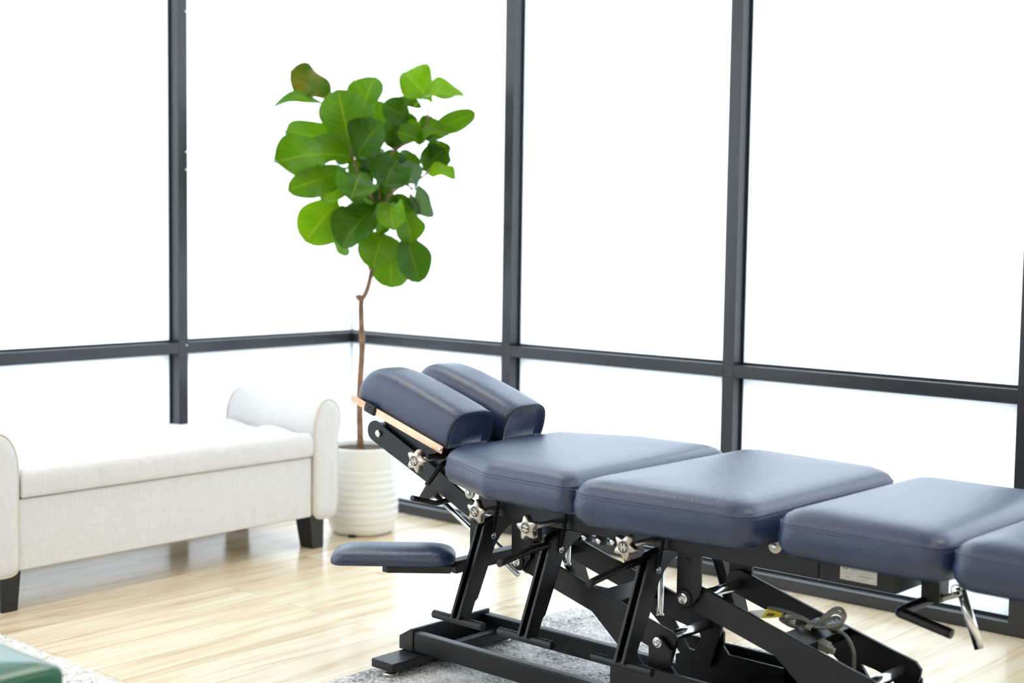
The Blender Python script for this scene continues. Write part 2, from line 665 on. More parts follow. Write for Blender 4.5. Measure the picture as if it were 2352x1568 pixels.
b = MB(); b.box((-0.16, Y_MIN, -0.06), (X_MAX, 0.16, 0.0)); struct(b.build('floor', M_FLOOR))
b = MB(); b.box((-0.16, Y_MIN, CEIL), (X_MAX, 0.16, CEIL + 0.08)); struct(b.build('ceiling', M_CEIL))
b = MB(); b.box((-0.16, Y_MIN, TOP + MW), (0.0, 0.0, CEIL)); struct(b.build('wall_left', M_WALL))
b = MB(); b.box((-0.16, 0.0, TOP + MW), (X_MAX, 0.16, CEIL)); struct(b.build('wall_right', M_WALL))
b = MB(); b.box((X_MAX, Y_MIN - 0.1, 0.0), (X_MAX + 0.1, 0.16, CEIL)); struct(b.build('wall_east', M_WALL))
b = MB(); b.box((-0.16, Y_MIN - 0.1, 0.0), (X_MAX, Y_MIN, CEIL)); struct(b.build('wall_south', M_WALL))

trim_no = [0]


def trim(bm, m=M_FRAME, bev=0.0015):
    trim_no[0] += 1
    return struct(bm.build('trim_%d' % trim_no[0], m, bevel=bev))


# vertical members: right wall (y = 0) and left wall (x = 0)
MULL_R = [(0.8358, 0.8803), (1.8187, 1.8632), (2.8144, 2.9144), (3.895, 3.9395), (4.92, 4.9645), (5.95, 5.9945), (6.90, 7.0)]
MULL_L = [(-0.8581, -0.8167), (-1.885, -1.8405), (-2.90, -2.8555), (-3.92, -3.8755), (-4.94, -4.8955), (-5.96, -5.9155), (-7.0, -6.90)]
for a, c in MULL_R:
    b = MB(); b.box((a, 0.0, BASE), (c, FD, TOP)); trim(b)
for a, c in MULL_L:
    b = MB(); b.box((0.0, a, BASE), (-FD, c, TOP)); trim(b)
# horizontal members
edges_r = [-0.0] + [v for m_ in MULL_R for v in m_]
edges_l = [0.0] + [v for m_ in MULL_L for v in (m_[1], m_[0])]
for i in range(0, len(edges_r) - 1, 2):
    x0, x1 = edges_r[i], edges_r[i + 1]
    if i == 0:
        b = MB(); b.prism([(0.0, 0.0), (x1, 0.0), (x1, FD), (-FD, FD)], 'z', RAIL_LO, RAIL_HI); trim(b)
    else:
        b = MB(); b.box((x0, 0.0, RAIL_LO), (x1, FD, RAIL_HI)); trim(b)
for i in range(0, len(edges_l) - 1, 2):
    y1, y0 = edges_l[i], edges_l[i + 1]
    if i == 0:
        b = MB(); b.prism([(0.0, 0.0), (0.0, y0), (-FD, y0), (-FD, FD)], 'z', RAIL_LO, RAIL_HI); trim(b)
    else:
        b = MB(); b.box((0.0, y0, RAIL_LO), (-FD, y1, RAIL_HI)); trim(b)
b = MB(); b.prism([(0, 0), (X_MAX, 0), (X_MAX, FD), (-FD, FD)], 'z', TOP, TOP + MW); trim(b)
b = MB(); b.prism([(0, 0), (0, Y_MIN), (-FD, Y_MIN), (-FD, FD)], 'z', TOP, TOP + MW); trim(b)
b = MB(); b.prism([(0, 0), (X_MAX, 0), (X_MAX, FD), (-FD, FD)], 'z', 0.0, BASE); struct(b.build('baseboard_right', M_FRAME, bevel=0.002))
b = MB(); b.prism([(0, 0), (0, Y_MIN), (-FD, Y_MIN), (-FD, FD)], 'z', 0.0, BASE); struct(b.build('baseboard_left', M_FRAME, bevel=0.002))

# frosted panes, each with its gasket
win_no = [0]


def window(p0, p1, z0, z1, wall):
    win_no[0] += 1
    g = 0.007
    b = MB()
    if wall == 'r':
        b.box((p0, SET, z0), (p1, SET + 0.008, z1))
    else:
        b.box((-SET, p0, z0), (-SET - 0.008, p1, z1))
    w = struct(b.build('window_%d' % win_no[0], M_PANE))
    k = MB()
    lo, hi = min(p0, p1), max(p0, p1)
    for (s0, s1, q0, q1) in ((lo, hi, z0, z0 + g), (lo, hi, z1 - g, z1), (lo, lo + g, z0 + g, z1 - g), (hi - g, hi, z0 + g, z1 - g)):
        if lo < 0.0 < hi:  # butt-glazed corner: no vertical gasket there
            if s0 == lo and s1 == lo + g and wall == 'r': continue
            if s1 == hi and s0 == hi - g and wall == 'l': continue
        if wall == 'r':
            k.box((s0, SET - 0.006, q0), (s1, SET + 0.001, q1))
        else:
            k.box((-SET + 0.006, s0, q0), (-SET - 0.001, s1, q1))
    k.build('gasket', M_GASKET, w)
    return w


for i in range(0, len(edges_r) - 1, 2):
    x0, x1 = edges_r[i], edges_r[i + 1]
    if i == 0: x0 = -SET + 0.001
    window(x0, x1, BASE, RAIL_LO, 'r')
    window(x0, x1, RAIL_HI, TOP, 'r')
for i in range(0, len(edges_l) - 1, 2):
    y1, y0 = edges_l[i], edges_l[i + 1]
    if i == 0: y1 = SET - 0.001
    window(y0, y1, BASE, RAIL_LO, 'l')
    window(y0, y1, RAIL_HI, TOP, 'l')

b = MB(); b.box((-SET - 0.004, SET - 0.012, RAIL_HI), (-SET + 0.008, SET + 0.004, TOP)); struct(b.build('corner_joint', M_JOINT))
b = MB(); b.box((-SET - 0.004, SET - 0.012, BASE), (-SET + 0.008, SET + 0.004, RAIL_LO)); struct(b.build('corner_joint', M_JOINT))
# small screw heads on the left mullion
for z in (1.93, 1.42, 1.355, 0.705):
    b = MB(); b.lathe([(0.0035, 0.0), (0.0035, 0.0015), (0.002, 0.0025)], (0, 0, 0), 'x', 12)
    o = b.build('screw_head', M_STEEL)
    o.location = (0.0, -0.8235, z)
    tag(o, {1.93: 'small bright screw head high on the dark mullion', 1.42: 'upper of two close screw heads halfway up the dark mullion',
            1.355: 'lower of two close screw heads halfway up the dark mullion', 0.705: 'screw head where the dark mullion meets the horizontal rail'}[z],
        'screw', 'screw heads on the left mullion')

# outside: paving, plus an unseen low kerb added to shade the panes' bottoms
b = MB(); b.box((-30, -30, -0.14), (30, 30, -0.08)); struct(b.build('ground', M_GROUND))
b = MB(); b.prism([(-0.42, 0.42), (12, 0.42), (12, 0.62), (-0.62, 0.62)], 'z', -0.08, 0.20); struct(b.build('unseen_shade_kerb', M_SHADE_KERB, bevel=0.01))
b = MB(); b.prism([(-0.42, 0.42), (-0.42, -12), (-0.62, -12), (-0.62, 0.62)], 'z', -0.08, 0.20); struct(b.build('unseen_shade_kerb', M_SHADE_KERB, bevel=0.01))

# ceiling lamps (behind and above the camera's view)
lamp_spots = [(1.0, -1.3), (4.2, -1.3), (1.0, -3.6), (4.2, -3.6), (1.0, -5.8), (4.2, -5.8)]
LT = {(1.0, -1.3): 'square ceiling light above the linen bench and fig tree', (4.2, -1.3): 'square ceiling light above the navy table\'s foot end',
      (1.0, -3.6): 'square ceiling light above the cream shag rug\'s left end', (4.2, -3.6): 'square ceiling light in the middle of the room',
      (1.0, -5.8): 'square ceiling light near the back wall and left windows', (4.2, -5.8): 'square ceiling light near the middle of the back wall'}
for (x, y) in lamp_spots:
    t = empty('ceiling_light', (x, y, CEIL), 0, LT[(x, y)], 'ceiling light', 'ceiling lights')
    b = MB(); b.frame_prism([(-0.44, -0.44), (0.44, -0.44), (0.44, 0.44), (-0.44, 0.44)], [(-0.40, -0.40), (0.40, -0.40), (0.40, 0.40), (-0.40, 0.40)], 'z', -0.03, 0.0)
    b.build('frame', M_CEIL, t)
    b = MB(); b.box((-0.40, -0.40, -0.022), (0.40, 0.40, -0.012)); b.build('diffuser', M_LAMP, t)


# ------------------------------------------------------------------ rugs
def rug(name, x0, x1, y0, y1, h, m, label, rz=0.0, step=0.006, amp=0.004):
    nx, ny = int((x1 - x0) / step), int((y1 - y0) / step)
    cx, cy = (x0 + x1) / 2, (y0 + y1) / 2
    vs, fs = [], []
    for j in range(ny + 1):
        for i in range(nx + 1):
            e = (i in (0, nx)) or (j in (0, ny))
            x = x0 + (x1 - x0) * i / nx - cx
            y = y0 + (y1 - y0) * j / ny - cy
            jx, jy = random.uniform(-1, 1) * step * 0.45, random.uniform(-1, 1) * step * 0.45
            vs.append((x + jx, y + jy, 0.0005 if e else h - amp + random.random() * amp))
    for j in range(ny):
        for i in range(nx):
            a = j * (nx + 1) + i
            fs.append((a, a + 1, a + nx + 2, a + nx + 1))
    b = MB(); b.add(vs, fs, True)
    o = b.build(name, m)
    o.location = (cx, cy, 0)
    o.rotation_euler = (0, 0, rz)
    tag(o, label, 'rug')
    return o


rug('area_rug', 1.725, 3.45, -1.93, -0.63, 0.0065, M_RUG, 'mottled grey rug on the floor under the black padded table', 0.0, 0.005, 0.003)
rug('shag_rug', 0.30, 2.75, -3.60, -2.02, 0.018, M_SHAG, 'cream shag rug lying under the green bench', -0.02, 0.008, 0.010)

# ------------------------------------------------------------------ green bench (corner of it shows)
gb = empty('treatment_bench', (2.403, -2.79, 0.0), 0.0, 'green vinyl padded bench standing on the cream shag rug', 'bench')
GZ = 0.45


def slab(x0, x1, y0, y1, z0, z1, r, crown=0.0):
    """upholstered block with soft edges"""
    b = MB()
    pl = rounded_poly([(x0, y0), (x1, y0), (x1, y1), (x0, y1)], [0.012] * 4, 5, 0.03)
    cx, cy = (x0 + x1) / 2, (y0 + y1) / 2
    hx, hy = (x1 - x0) / 2, (y1 - y0) / 2
    rs = []
    for ins, z in ((0.004, z0), (0.0, z0 + 0.006), (0.0, z1 - r), (r * 0.12, z1 - r * 0.55), (r * 0.45, z1 - r * 0.17), (r, z1), (r * 2.5, z1 + crown * 0.6), (min(hx, hy) * 0.75, z1 + crown)):
        rs.append([(cx + (p.x - cx) * (hx - ins) / hx, cy + (p.y - cy) * (hy - ins) / hy, z) for p in pl])
    b.rings(rs)
    return b


slab(-0.62, 0.0, -1.5, 0.0, GZ - 0.11, GZ - 0.001, 0.012, 0.012).build('cushion', M_GREEN, gb)
b = MB(); b.box((-0.60, -1.48, GZ - 0.16), (-0.02, -0.02, GZ - 0.111)); b.build('frame', M_BLACK, gb, 0.003)
for lx in (-0.06, -0.56):
    for ly in (-0.06, -1.44):
        b = MB(); b.box((lx - 0.02, ly - 0.02, 0.016), (lx + 0.02, ly + 0.02, GZ - 0.16)); b.build('leg', M_BLACK, gb, 0.003)

# ------------------------------------------------------------------ storage bench
sb = empty('storage_bench', (0.30, -1.255, 0.0), 0.0, 'pale linen storage bench with tufted seat, rolled arms and black legs', 'bench')
SX, SY = 0.30, -1.255
Y0, Y1 = -1.822 - SY, -0.686 - SY          # inner faces of the arms
XB, XF = 0.05 - SX, 0.551 - SX
b = MB(); b.box((XB, Y0 - 0.002, 0.117), (XF, Y1 + 0.002, 0.333)); b.build('storage_box', M_LINEN, sb, 0.008, 3)
# tufted lid
nx, ny = 56, 120
x0l, x1l, y0l, y1l = XB, XF + 0.012, Y0 + 0.004, Y1 - 0.003
vs, fs = [], []


def lid_h(x, y):
    ux = (x - x0l) / (x1l - x0l); uy = (y - y0l) / (y1l - y0l)
    e = min(ux, 1 - ux) * (x1l - x0l)
    ey = min(uy, 1 - uy) * (y1l - y0l)
    a = (y - y0l) / 0.17
    c = (x - x0l - 0.06) / 0.13
    p = abs(math.sin(PI * (a + c) / 1.0 * 0.5 + 0.4)) * abs(math.sin(PI * (a - c) * 0.5 + 0.4))
    puff = 0.040 * (p ** 0.5) - 0.018
    w = max(0.0, min(1.0, (min(e, ey + 0.03) - 0.025) / 0.05))
    edge = 0.0
    q = min(e, ey)
    if q < 0.022:
        edge = -0.022 * (1 - math.sqrt(max(0.0, 1 - (1 - q / 0.022) ** 2)))
    return 0.418 + puff * w + edge + 0.004 * (1 - w)


for j in range(ny + 1):
    for i in range(nx + 1):
        # finer near the borders
        ti = i / nx; tj = j / ny
        ti = 0.5 - 0.5 * math.cos(PI * ti) if True else ti
        ti = ti * 0.5 + (i / nx) * 0.5
        tj = (0.5 - 0.5 * math.cos(PI * tj)) * 0.25 + tj * 0.75
        x = x0l + (x1l - x0l) * ti; y = y0l + (y1l - y0l) * tj
        vs.append((x, y, lid_h(x, y)))
for j in range(ny):
    for i in range(nx):
        a = j * (nx + 1) + i
        fs.append((a, a + 1, a + nx + 2, a + nx + 1))
per = [i for i in range(nx + 1)] + [j * (nx + 1) + nx for j in range(1, ny + 1)] + [ny * (nx + 1) + i for i in range(nx - 1, -1, -1)] + [j * (nx + 1) for j in range(ny - 1, 0, -1)]
nv = len(vs)
levels = (0.385, 0.35, 0.340, 0.3365)
ins = (0.0, 0.0, 0.002, 0.007)
cxl, cyl_ = (x0l + x1l) / 2, (y0l + y1l) / 2
for z, s in zip(levels, ins):
    for k in per:
        x, y, _ = vs[k]
        # shallow pulls in the front face below the tufts
        pull = 0.0
        if abs(x - x1l) < 1e-4 and z > 0.345:
            for yy in (-0.30, -0.02, 0.26):
                pull += 0.004 * math.exp(-((y - yy) / 0.006) ** 2)
        vs.append((cxl + (x - cxl) * (1 - s / 0.25) - pull, cyl_ + (y - cyl_) * (1 - s / 0.57), z))
m = len(per)
for k in range(m):
    fs.append((per[k], per[(k + 1) % m], nv + (k + 1) % m, nv + k))
for L in range(len(levels) - 1):
    for k in range(m):
        fs.append((nv + L * m + k, nv + L * m + (k + 1) % m, nv + (L + 1) * m + (k + 1) % m, nv + (L + 1) * m + k))
fs.append(tuple(nv + (len(levels) - 1) * m + k for k in range(m)))
b = MB(); b.add(vs, fs, True); b.build('seat_lid', M_LINEN, sb)
# rolled arms
ARM = [(0.004, 0.150), (0.005, 0.30), (0.004, 0.43), (0.012, 0.480), (0.034, 0.520), (0.066, 0.537), (0.098, 0.528), (0.121, 0.503), (0.129, 0.470),
       (0.125, 0.435), (0.116, 0.400), (0.115, 0.30), (0.115, 0.19), (0.110, 0.135), (0.096, 0.113), (0.06, 0.107), (0.026, 0.109), (0.010, 0.120)]
for s, ybase in ((1, Y1), (-1, Y0)):
    prof = spline([(p[0], p[1], 0) for p in ARM], 4, True)
    rs = []
    for x, k in ((XB - 0.004, 0.90), (XB - 0.010 + 0.012, 1.0), (XF - 0.004, 1.0), (XF + 0.006, 0.985)):
        rs.append([(x, ybase + s * (0.064 + (p.x - 0.064) * k), 0.32 + (p.y - 0.32) * (1 - (1 - k) * 0.35)) for p in prof])
    b = MB(); b.rings(rs)
    arm = b.build('armrest', M_LINEN, sb)
    # slightly raised front panel inside the piping
    rs = []
    for x, k in ((XF + 0.002, 0.93), (XF + 0.010, 0.92), (XF + 0.013, 0.86), (XF + 0.014, 0.5)):
        rs.append([(x, ybase + s * (0.064 + (p.x - 0.064) * k), 0.32 + (p.y - 0.32) * (1 - (1 - k) * 0.35)) for p in prof])
    b = MB(); b.rings(rs); b.build('front_panel', M_LINEN, arm)
    b = MB(); b.tube([(XF + 0.006, ybase + s * (0.064 + (p.x - 0.064) * 0.97), 0.32 + (p.y - 0.32) * 0.993) for p in prof], 0.0048, 8, closed=True)
    b.build('piping', M_PIPING, arm)
    b = MB(); b.tube([(XB + 0.004, ybase + s * (0.064 + (p.x - 0.064) * 0.985), 0.32 + (p.y - 0.32) * 0.995) for p in prof], 0.0048, 8, closed=True)
    b.build('piping', M_PIPING, arm)
# tapered legs
for xs in (1, -1):
    for ys in (1, -1):
        xo = XF if xs > 0 else XB
        yo = (-0.628 - SY) if ys > 0 else -(-0.628 - SY)
        t = [(xo, yo), (xo - xs * 0.085, yo), (xo - xs * 0.085, yo - ys * 0.066), (xo, yo - ys * 0.066)]
        bo = [(xo, yo - ys * 0.002), (xo - xs * 0.070, yo - ys * 0.002), (xo - xs * 0.070, yo - ys * 0.054), (xo, yo - ys * 0.054)]
        b = MB(); b.rings([[(p[0], p[1], 0.0) for p in bo], [(p[0], p[1], 0.118) for p in t]], smooth=False)
        b.build('leg', M_LEG, sb, 0.003)

# ------------------------------------------------------------------ potted fiddle-leaf fig
PX, PY = 0.447, -0.345
pl = empty('potted_fig_tree', (PX, PY, 0.0), 0.0, 'fiddle-leaf fig tree in a ribbed white pot in the window corner', 'plant')
prof = [(0.105, 0.0), (0.112, 0.004)]
z = 0.012
while z < 0.262:
    base_r = 0.118 + 0.017 * min(1.0, z / 0.07)
    k = 0.5 + 0.5 * math.cos(2 * PI * z / 0.0265)
    amp_ = 0.0018
    prof.append((base_r + amp_ * k, z))
    z += 0.0033
prof += [(0.1355, 0.27), (0.136, 0.30), (0.1365, 0.322), (0.1365, 0.328), (0.134, 0.331), (0.130, 0.331), (0.1275, 0.327), (0.127, 0.30), (0.12, 0.15), (0.05, 0.14)]
b = MB(); b.lathe(prof, seg=96); b.build('pot', M_POT, pl)
b = MB(); b.lathe([(0.1265, 0.29), (0.1265, 0.313), (0.10, 0.318), (0.06, 0.314), (0.02, 0.320)], seg=48); b.build('soil', M_SOIL, pl)
b = MB(); b.box((-0.014, -0.006, 0.0), (0.014, 0.008, 0.008))
o = b.build('drain_plug', M_RUBBER, pl, 0.002); o.location = (0.058, -0.105, 0.0); o.rotation_euler = (0, 0, 0.5)

RV = Vector((math.cos(YAW), math.sin(YAW), 0))       # across the view
DV = Vector((-math.sin(YAW), math.cos(YAW), 0))      # away from the camera


def tree(a, h, d):
    """a metres across, h metres up, d metres deep, measured from the pot's middle"""
    return RV * a + DV * d + Vector((0, 0, h))


def tp(x, y, d=0.0):
    return tree((x - 834.0) * 0.001633 * (1 + d / 5.33), 1.152 - (y - 522.0 + 0.0) * 0.001633 * (1 + d / 5.33), d)


TR = [(829, 1040, 0), (827, 980, 0), (826, 920, 0), (828, 860, 0), (831, 800, 0), (829, 740, 0), (828, 705, 0), (829, 684, 0)]
b = MB()
b.tube(spline([tp(*p) for p in TR], 6), [0.0135 - 0.0035 * i / 42 for i in range(43)], 14)
b.tube(spline([tp(828, 690), tp(839, 672), tp(846, 650), tp(853, 615), tp(860, 570, .01), tp(866, 520, .02), tp(868, 470, .02), tp(866, 420, 0.02)], 5), [0.010 - 0.004 * i / 35 for i in range(36)], 12)
b.tube([tp(829, 681), tp(822, 684), tp(817, 678)], [0.012, 0.012, 0.009], 10)
b.build('trunk', M_BARK, pl)
b = MB()
for br in ([(867, 500, .02), (845, 440, .0), (820, 395, -.02), (806, 350, -.03), (800, 300, -.02)], [(866, 440, .02), (880, 380, .02), (910, 340, .0), (950, 320, -.02), (975, 285, 0), (978, 240, 0)],
           [(867, 480, .02), (900, 440, .0), (940, 415, -.02), (965, 408, -.02), (985, 385, 0)], [(868, 520, .02), (895, 500, .0), (910, 470, -.03)]):
    p = spline([tp(*q) for q in br], 5)
    b.tube(p, [0.006 - 0.003 * i / (len(p) - 1) for i in range(len(p))], 10)
b.build('branch', M_BARK, pl)


def leaf(mb, uvs, base, tip, width, db, dt, roll=0.0, bend=0.15, fold=0.25, wave=0.06, seedv=0):
    rnd = random.Random(seedv)
    B, T = tp(base[0], base[1], db), tp(tip[0], tip[1], dt)
    ax = T - B
    L = ax.length
    ax.normalize()
    nrm = (-DV + Vector((0, 0, 0.15)))
    nrm = (nrm - ax * nrm.dot(ax)).normalized()
    nrm = Matrix.Rotation(math.radians(roll), 3, ax) @ nrm
    side = ax.cross(nrm).normalized()
    W = 1.06 * width * 0.001633 / max(0.25, abs(math.cos(math.radians(roll)))) * 0.5
    W = min(W, 0.115)
    nt, ns = 24, 8
    ph = rnd.uniform(0, 6)
    o = len(mb.v)
    vs, fs = [], []
    for i in range(nt + 1):
        t = i / nt
        if t < 0.07:
            w = 0.05
        else:
            q = (t - 0.07) / 0.93
            qq = q ** 1.28
            w = math.sqrt(max(0.0, 4 * qq * (1 - qq))) ** 1.05 + 0.03 * (1 - q)
            if t >= 1.0: w = 0.0
            w *= 1 + 0.05 * math.sin(9 * t + ph)
        for j in range(ns + 1):
            s = (j / ns - 0.5) * 2
            lift = bend * L * math.sin(PI * t) + fold * W * w * (abs(s) ** 1.3)
            lift += wave * W * math.sin(9 * t + ph + (1.5 if s > 0 else 0)) * abs(s) ** 1.5 * 2.6
            p = B + ax * (L * t) + side * (W * w * s) + nrm * lift
            vs.append(p)
            uvs.append((0.5 + s * 0.5, t))
    for i in range(nt):
        for j in range(ns):
            a = i * (ns + 1) + j
            fs.append((a, a + 1, a + ns + 2, a + ns + 1))
    mb.add(vs, fs, True)


LEAVES = [
    # base, tip, width px, depth at base, depth at tip, roll, bend, fold, wave, kind
    ((757, 230), (664, 172), 66, .02, -.02, 10, .06, .10, .20, 'b'),
    ((752, 252), (628, 250), 26, .00, -.05, 35, .16, .2, .10, 'l'),
    ((800, 325), (650, 304), 62, .03, .05, -15, .08, .15, .08, 'l'),
    ((806, 338), (780, 210), 98, -.08, -.12, 5, .05, .18, .06, 'l'),
    ((822, 300), (856, 180), 72, .03, .02, -25, .10, .30, .10, 'l'),
    ((846, 300), (868, 235), 40, .06, .06, 20, .10, .20, .10, 'l'),
    ((812, 362), (632, 378), 88, -.02, -.10, 25, .10, .28, .22, 'l'),
    ((800, 385), (668, 440), 58, -.05, -.14, -20, .10, .20, .10, 'l'),
    ((800, 400), (735, 462), 54, .02, .00, 15, .05, .20, .10, 'l'),
    ((775, 455), (698, 556), 92, .02, -.02, -10, .06, .12, .05, 'l'),
    ((782, 470), (742, 534), 44, .04, .05, 40, .05, .25, .10, 'l'),
    ((798, 500), (786, 588), 46, .05, .05, 35, .05, .25, .08, 'l'),
    ((862, 466), (748, 461), 30, -.06, -.18, 52, .12, .20, .16, 'l'),
    ((826, 402), (817, 457), 86, -.06, -.20, -8, .10, .22, .08, 'l'),
    ((868, 472), (793, 570), 92, -.05, -.14, 10, .10, .28, .06, 'l'),
    ((882, 532), (862, 617), 86, -.04, -.12, -8, .12, .22, .05, 'l'),
    ((900, 545), (893, 660), 92, .06, .06, 10, .05, .15, .06, 'l'),
    ((925, 530), (962, 648), 70, .00, -.02, -12, .06, .25, .05, 'l'),
    ((918, 470), (945, 556), 62, -.01, -.03, -10, .08, .20, .08, 'l'),
    ((906, 462), (915, 531), 62, -.08, -.18, 6, .12, .25, .14, 'l'),
    ((876, 478), (874, 538), 36, -.05, -.10, -25, .06, .25, .08, 'l'),
    ((955, 418), (989, 497), 38, .03, .02, 35, .06, .35, .10, 'p'),
    ((938, 440), (963, 492), 20, .03, .02, 30, .06, .35, .10, 'p'),
    ((976, 400), (1049, 408), 36, -.02, -.08, -35, .12, .35, .12, 'l'),
    ((915, 365), (888, 436), 90, -.08, -.16, 12, .10, .25, .10, 'l'),
    ((820, 366), (884, 283), 84, -.08, -.14, -10, .10, .30, .05, 'l'),
    ((962, 392), (1016, 338), 62, .05, .03, 15, .06, .20, .16, 'l'),
    ((968, 330), (912, 304), 46, -.05, -.10, 30, .10, .40, .14, 'l'),
    ((955, 332), (1028, 302), 40, -.03, -.06, -35, .14, .40, .14, 'l'),
    ((975, 302), (1085, 258), 42, .03, .02, 20, .05, .25, .05, 'l'),
    ((948, 240), (1066, 222), 44, -.04, -.08, -40, .10, .30, .10, 'l'),
    ((985, 238), (922, 168), 78, .00, .00, 5, .06, .25, .16, 'l'),
    ((940, 275), (880, 243), 58, -.04, -.08, -10, .08, .35, .12, 'l'),
    ((965, 248), (905, 232), 26, .04, .04, 20, .05, .25, .10, 'l'),
    ((948, 325), (932, 276), 48, .00, .00, -15, .08, .30, .10, 'l'),
    ((905, 350), (900, 275), 66, .03, .03, 15, .06, .25, .10, 'l'),
    ((838, 398), (852, 338), 56, .03, .03, -20, .06, .25, .10, 'l'),
    ((958, 432), (912, 392), 50, -.05, -.10, 30, .10, .40, .10, 'p'),
    ((950, 430), (876, 444), 34, -.06, -.12, 45, .12, .45, .14, 'l'),
    ((890, 470), (838, 452), 42, .02, .02, 25, .05, .25, .10, 'l'),
    ((832, 505), (790, 478), 48, .03, .03, 20, .05, .25, .10, 'l'),
    ((870, 430), (905, 345), 60, .05, .05, 25, .06, .25, .12, 'l'),
    ((985, 385), (1000, 322), 52, .06, .06, 30, .06, .25, .14, 'l'),
    ((862, 440), (820, 500), 56, .02, .00, -15, .06, .25, .10, 'l'),
    ((902, 440), (935, 500), 54, .04, .04, 20, .06, .25, .10, 'l'),
    ((930, 330), (885, 300), 50, .05, .05, -20, .06, .25, .10, 'l'),
]
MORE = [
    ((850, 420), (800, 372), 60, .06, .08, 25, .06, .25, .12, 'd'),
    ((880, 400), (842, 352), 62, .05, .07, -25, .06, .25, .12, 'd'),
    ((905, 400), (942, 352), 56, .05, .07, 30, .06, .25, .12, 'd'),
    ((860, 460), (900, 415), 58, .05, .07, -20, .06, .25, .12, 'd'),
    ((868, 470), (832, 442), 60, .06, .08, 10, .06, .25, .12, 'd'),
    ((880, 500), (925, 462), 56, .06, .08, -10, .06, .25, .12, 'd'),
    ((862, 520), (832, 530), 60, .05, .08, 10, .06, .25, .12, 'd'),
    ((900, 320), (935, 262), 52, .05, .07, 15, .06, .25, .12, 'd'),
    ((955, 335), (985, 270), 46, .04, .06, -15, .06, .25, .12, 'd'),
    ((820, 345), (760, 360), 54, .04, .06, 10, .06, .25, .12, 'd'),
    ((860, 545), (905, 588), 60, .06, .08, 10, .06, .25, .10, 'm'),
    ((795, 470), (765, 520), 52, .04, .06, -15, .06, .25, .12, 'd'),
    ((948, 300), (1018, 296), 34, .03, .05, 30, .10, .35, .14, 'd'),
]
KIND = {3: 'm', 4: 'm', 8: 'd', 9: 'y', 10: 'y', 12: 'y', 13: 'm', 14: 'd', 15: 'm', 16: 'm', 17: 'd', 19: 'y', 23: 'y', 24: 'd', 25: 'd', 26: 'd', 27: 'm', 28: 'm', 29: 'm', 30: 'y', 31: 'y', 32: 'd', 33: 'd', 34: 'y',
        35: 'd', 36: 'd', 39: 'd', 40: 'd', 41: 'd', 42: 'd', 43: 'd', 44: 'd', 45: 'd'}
fol = MB()
uvk, mats_i = [], []
order = list(LEAF_MATS)
for i, (ba, ti, w_, db_, dt_, ro, be, fo, wa, kd) in enumerate(LEAVES + MORE):
    n0 = len(fol.f)
    leaf(fol, uvk, ba, ti, w_, db_, dt_, ro + random.uniform(-12, 12), be * 1.3, fo * 1.5, wa, i)
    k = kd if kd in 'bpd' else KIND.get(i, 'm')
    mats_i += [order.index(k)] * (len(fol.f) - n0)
o = fol.build('foliage', LEAF_MATS['m'], pl)
me = o.data
me.materials.clear()
for k in order: me.materials.append(LEAF_MATS[k])
for p, mi in zip(me.polygons, mats_i): p.material_index = mi
uvl = me.uv_layers.new(name='UVMap')
for lp in me.loops:
    uvl.data[lp.index].uv = uvk[lp.vertex_index]

# ------------------------------------------------------------------ chiropractic table
TO, TH = Vector((1.7902, -1.4012, 0.0)), -0.0131
tb = empty('adjusting_table', TO, TH, 'navy leather sectioned treatment table on a black steel lifting frame', 'treatment table')
VC = 0.1435


def cushion(name, outline, radii, zb, zs, crown, bulge=0.004, shoulder=0.018, thin=False):
    pl_ = rounded_poly(outline, radii, 8, 0.02)
    us = [p.x for p in pl_]; vs_ = [p.y for p in pl_]
    cx, cy = (min(us) + max(us)) / 2, (min(vs_) + max(vs_)) / 2
    hx, hy = (max(us) - min(us)) / 2, (max(vs_) - min(vs_)) / 2
    mid = min(hx, hy)

    def ring(ins, z):
        return [(cx + (p.x - cx) * (hx - ins) / hx, cy + (p.y - cy) * (hy - ins) / hy, z) for p in pl_]
    H = zs - zb
    rs = [ring(0.030, zb), ring(0.012, zb + 0.001), ring(0.005, zb + H * 0.10), ring(-bulge * 0.6, zb + H * 0.3), ring(-bulge, zb + H * 0.6), ring(0.0, zs - 0.003),
          ring(0.0012, zs), ring(0.003, zs + crown * 0.16), ring(shoulder * 0.45, zs + crown * 0.38), ring(shoulder, zs + crown * 0.58), ring(shoulder * 2.0, zs + crown * 0.76)]
    for k, c in ((0.35, 0.87), (0.55, 0.94), (0.8, 0.985)):
        rs.append(ring(mid * k if mid * k > shoulder * 2.2 else shoulder * 2.3, zs + crown * c))
    b = MB(); b.rings(rs)
    o = b.build(name, M_LEATHER, tb)
    for dz, rr in ((0.0006, 0.0013), (-0.0065, 0.0009)):
        b = MB(); b.tube([(p[0], p[1], p[2]) for p in ring(-0.0002 if dz > 0 else -bulge * 0.25, zs + dz)], rr, 6, closed=True)
        b.build('seam', M_SEAM, o)
    return o


def sym(pts):
    return [(u, 2 * VC - v) for (u, v) in reversed(pts)]


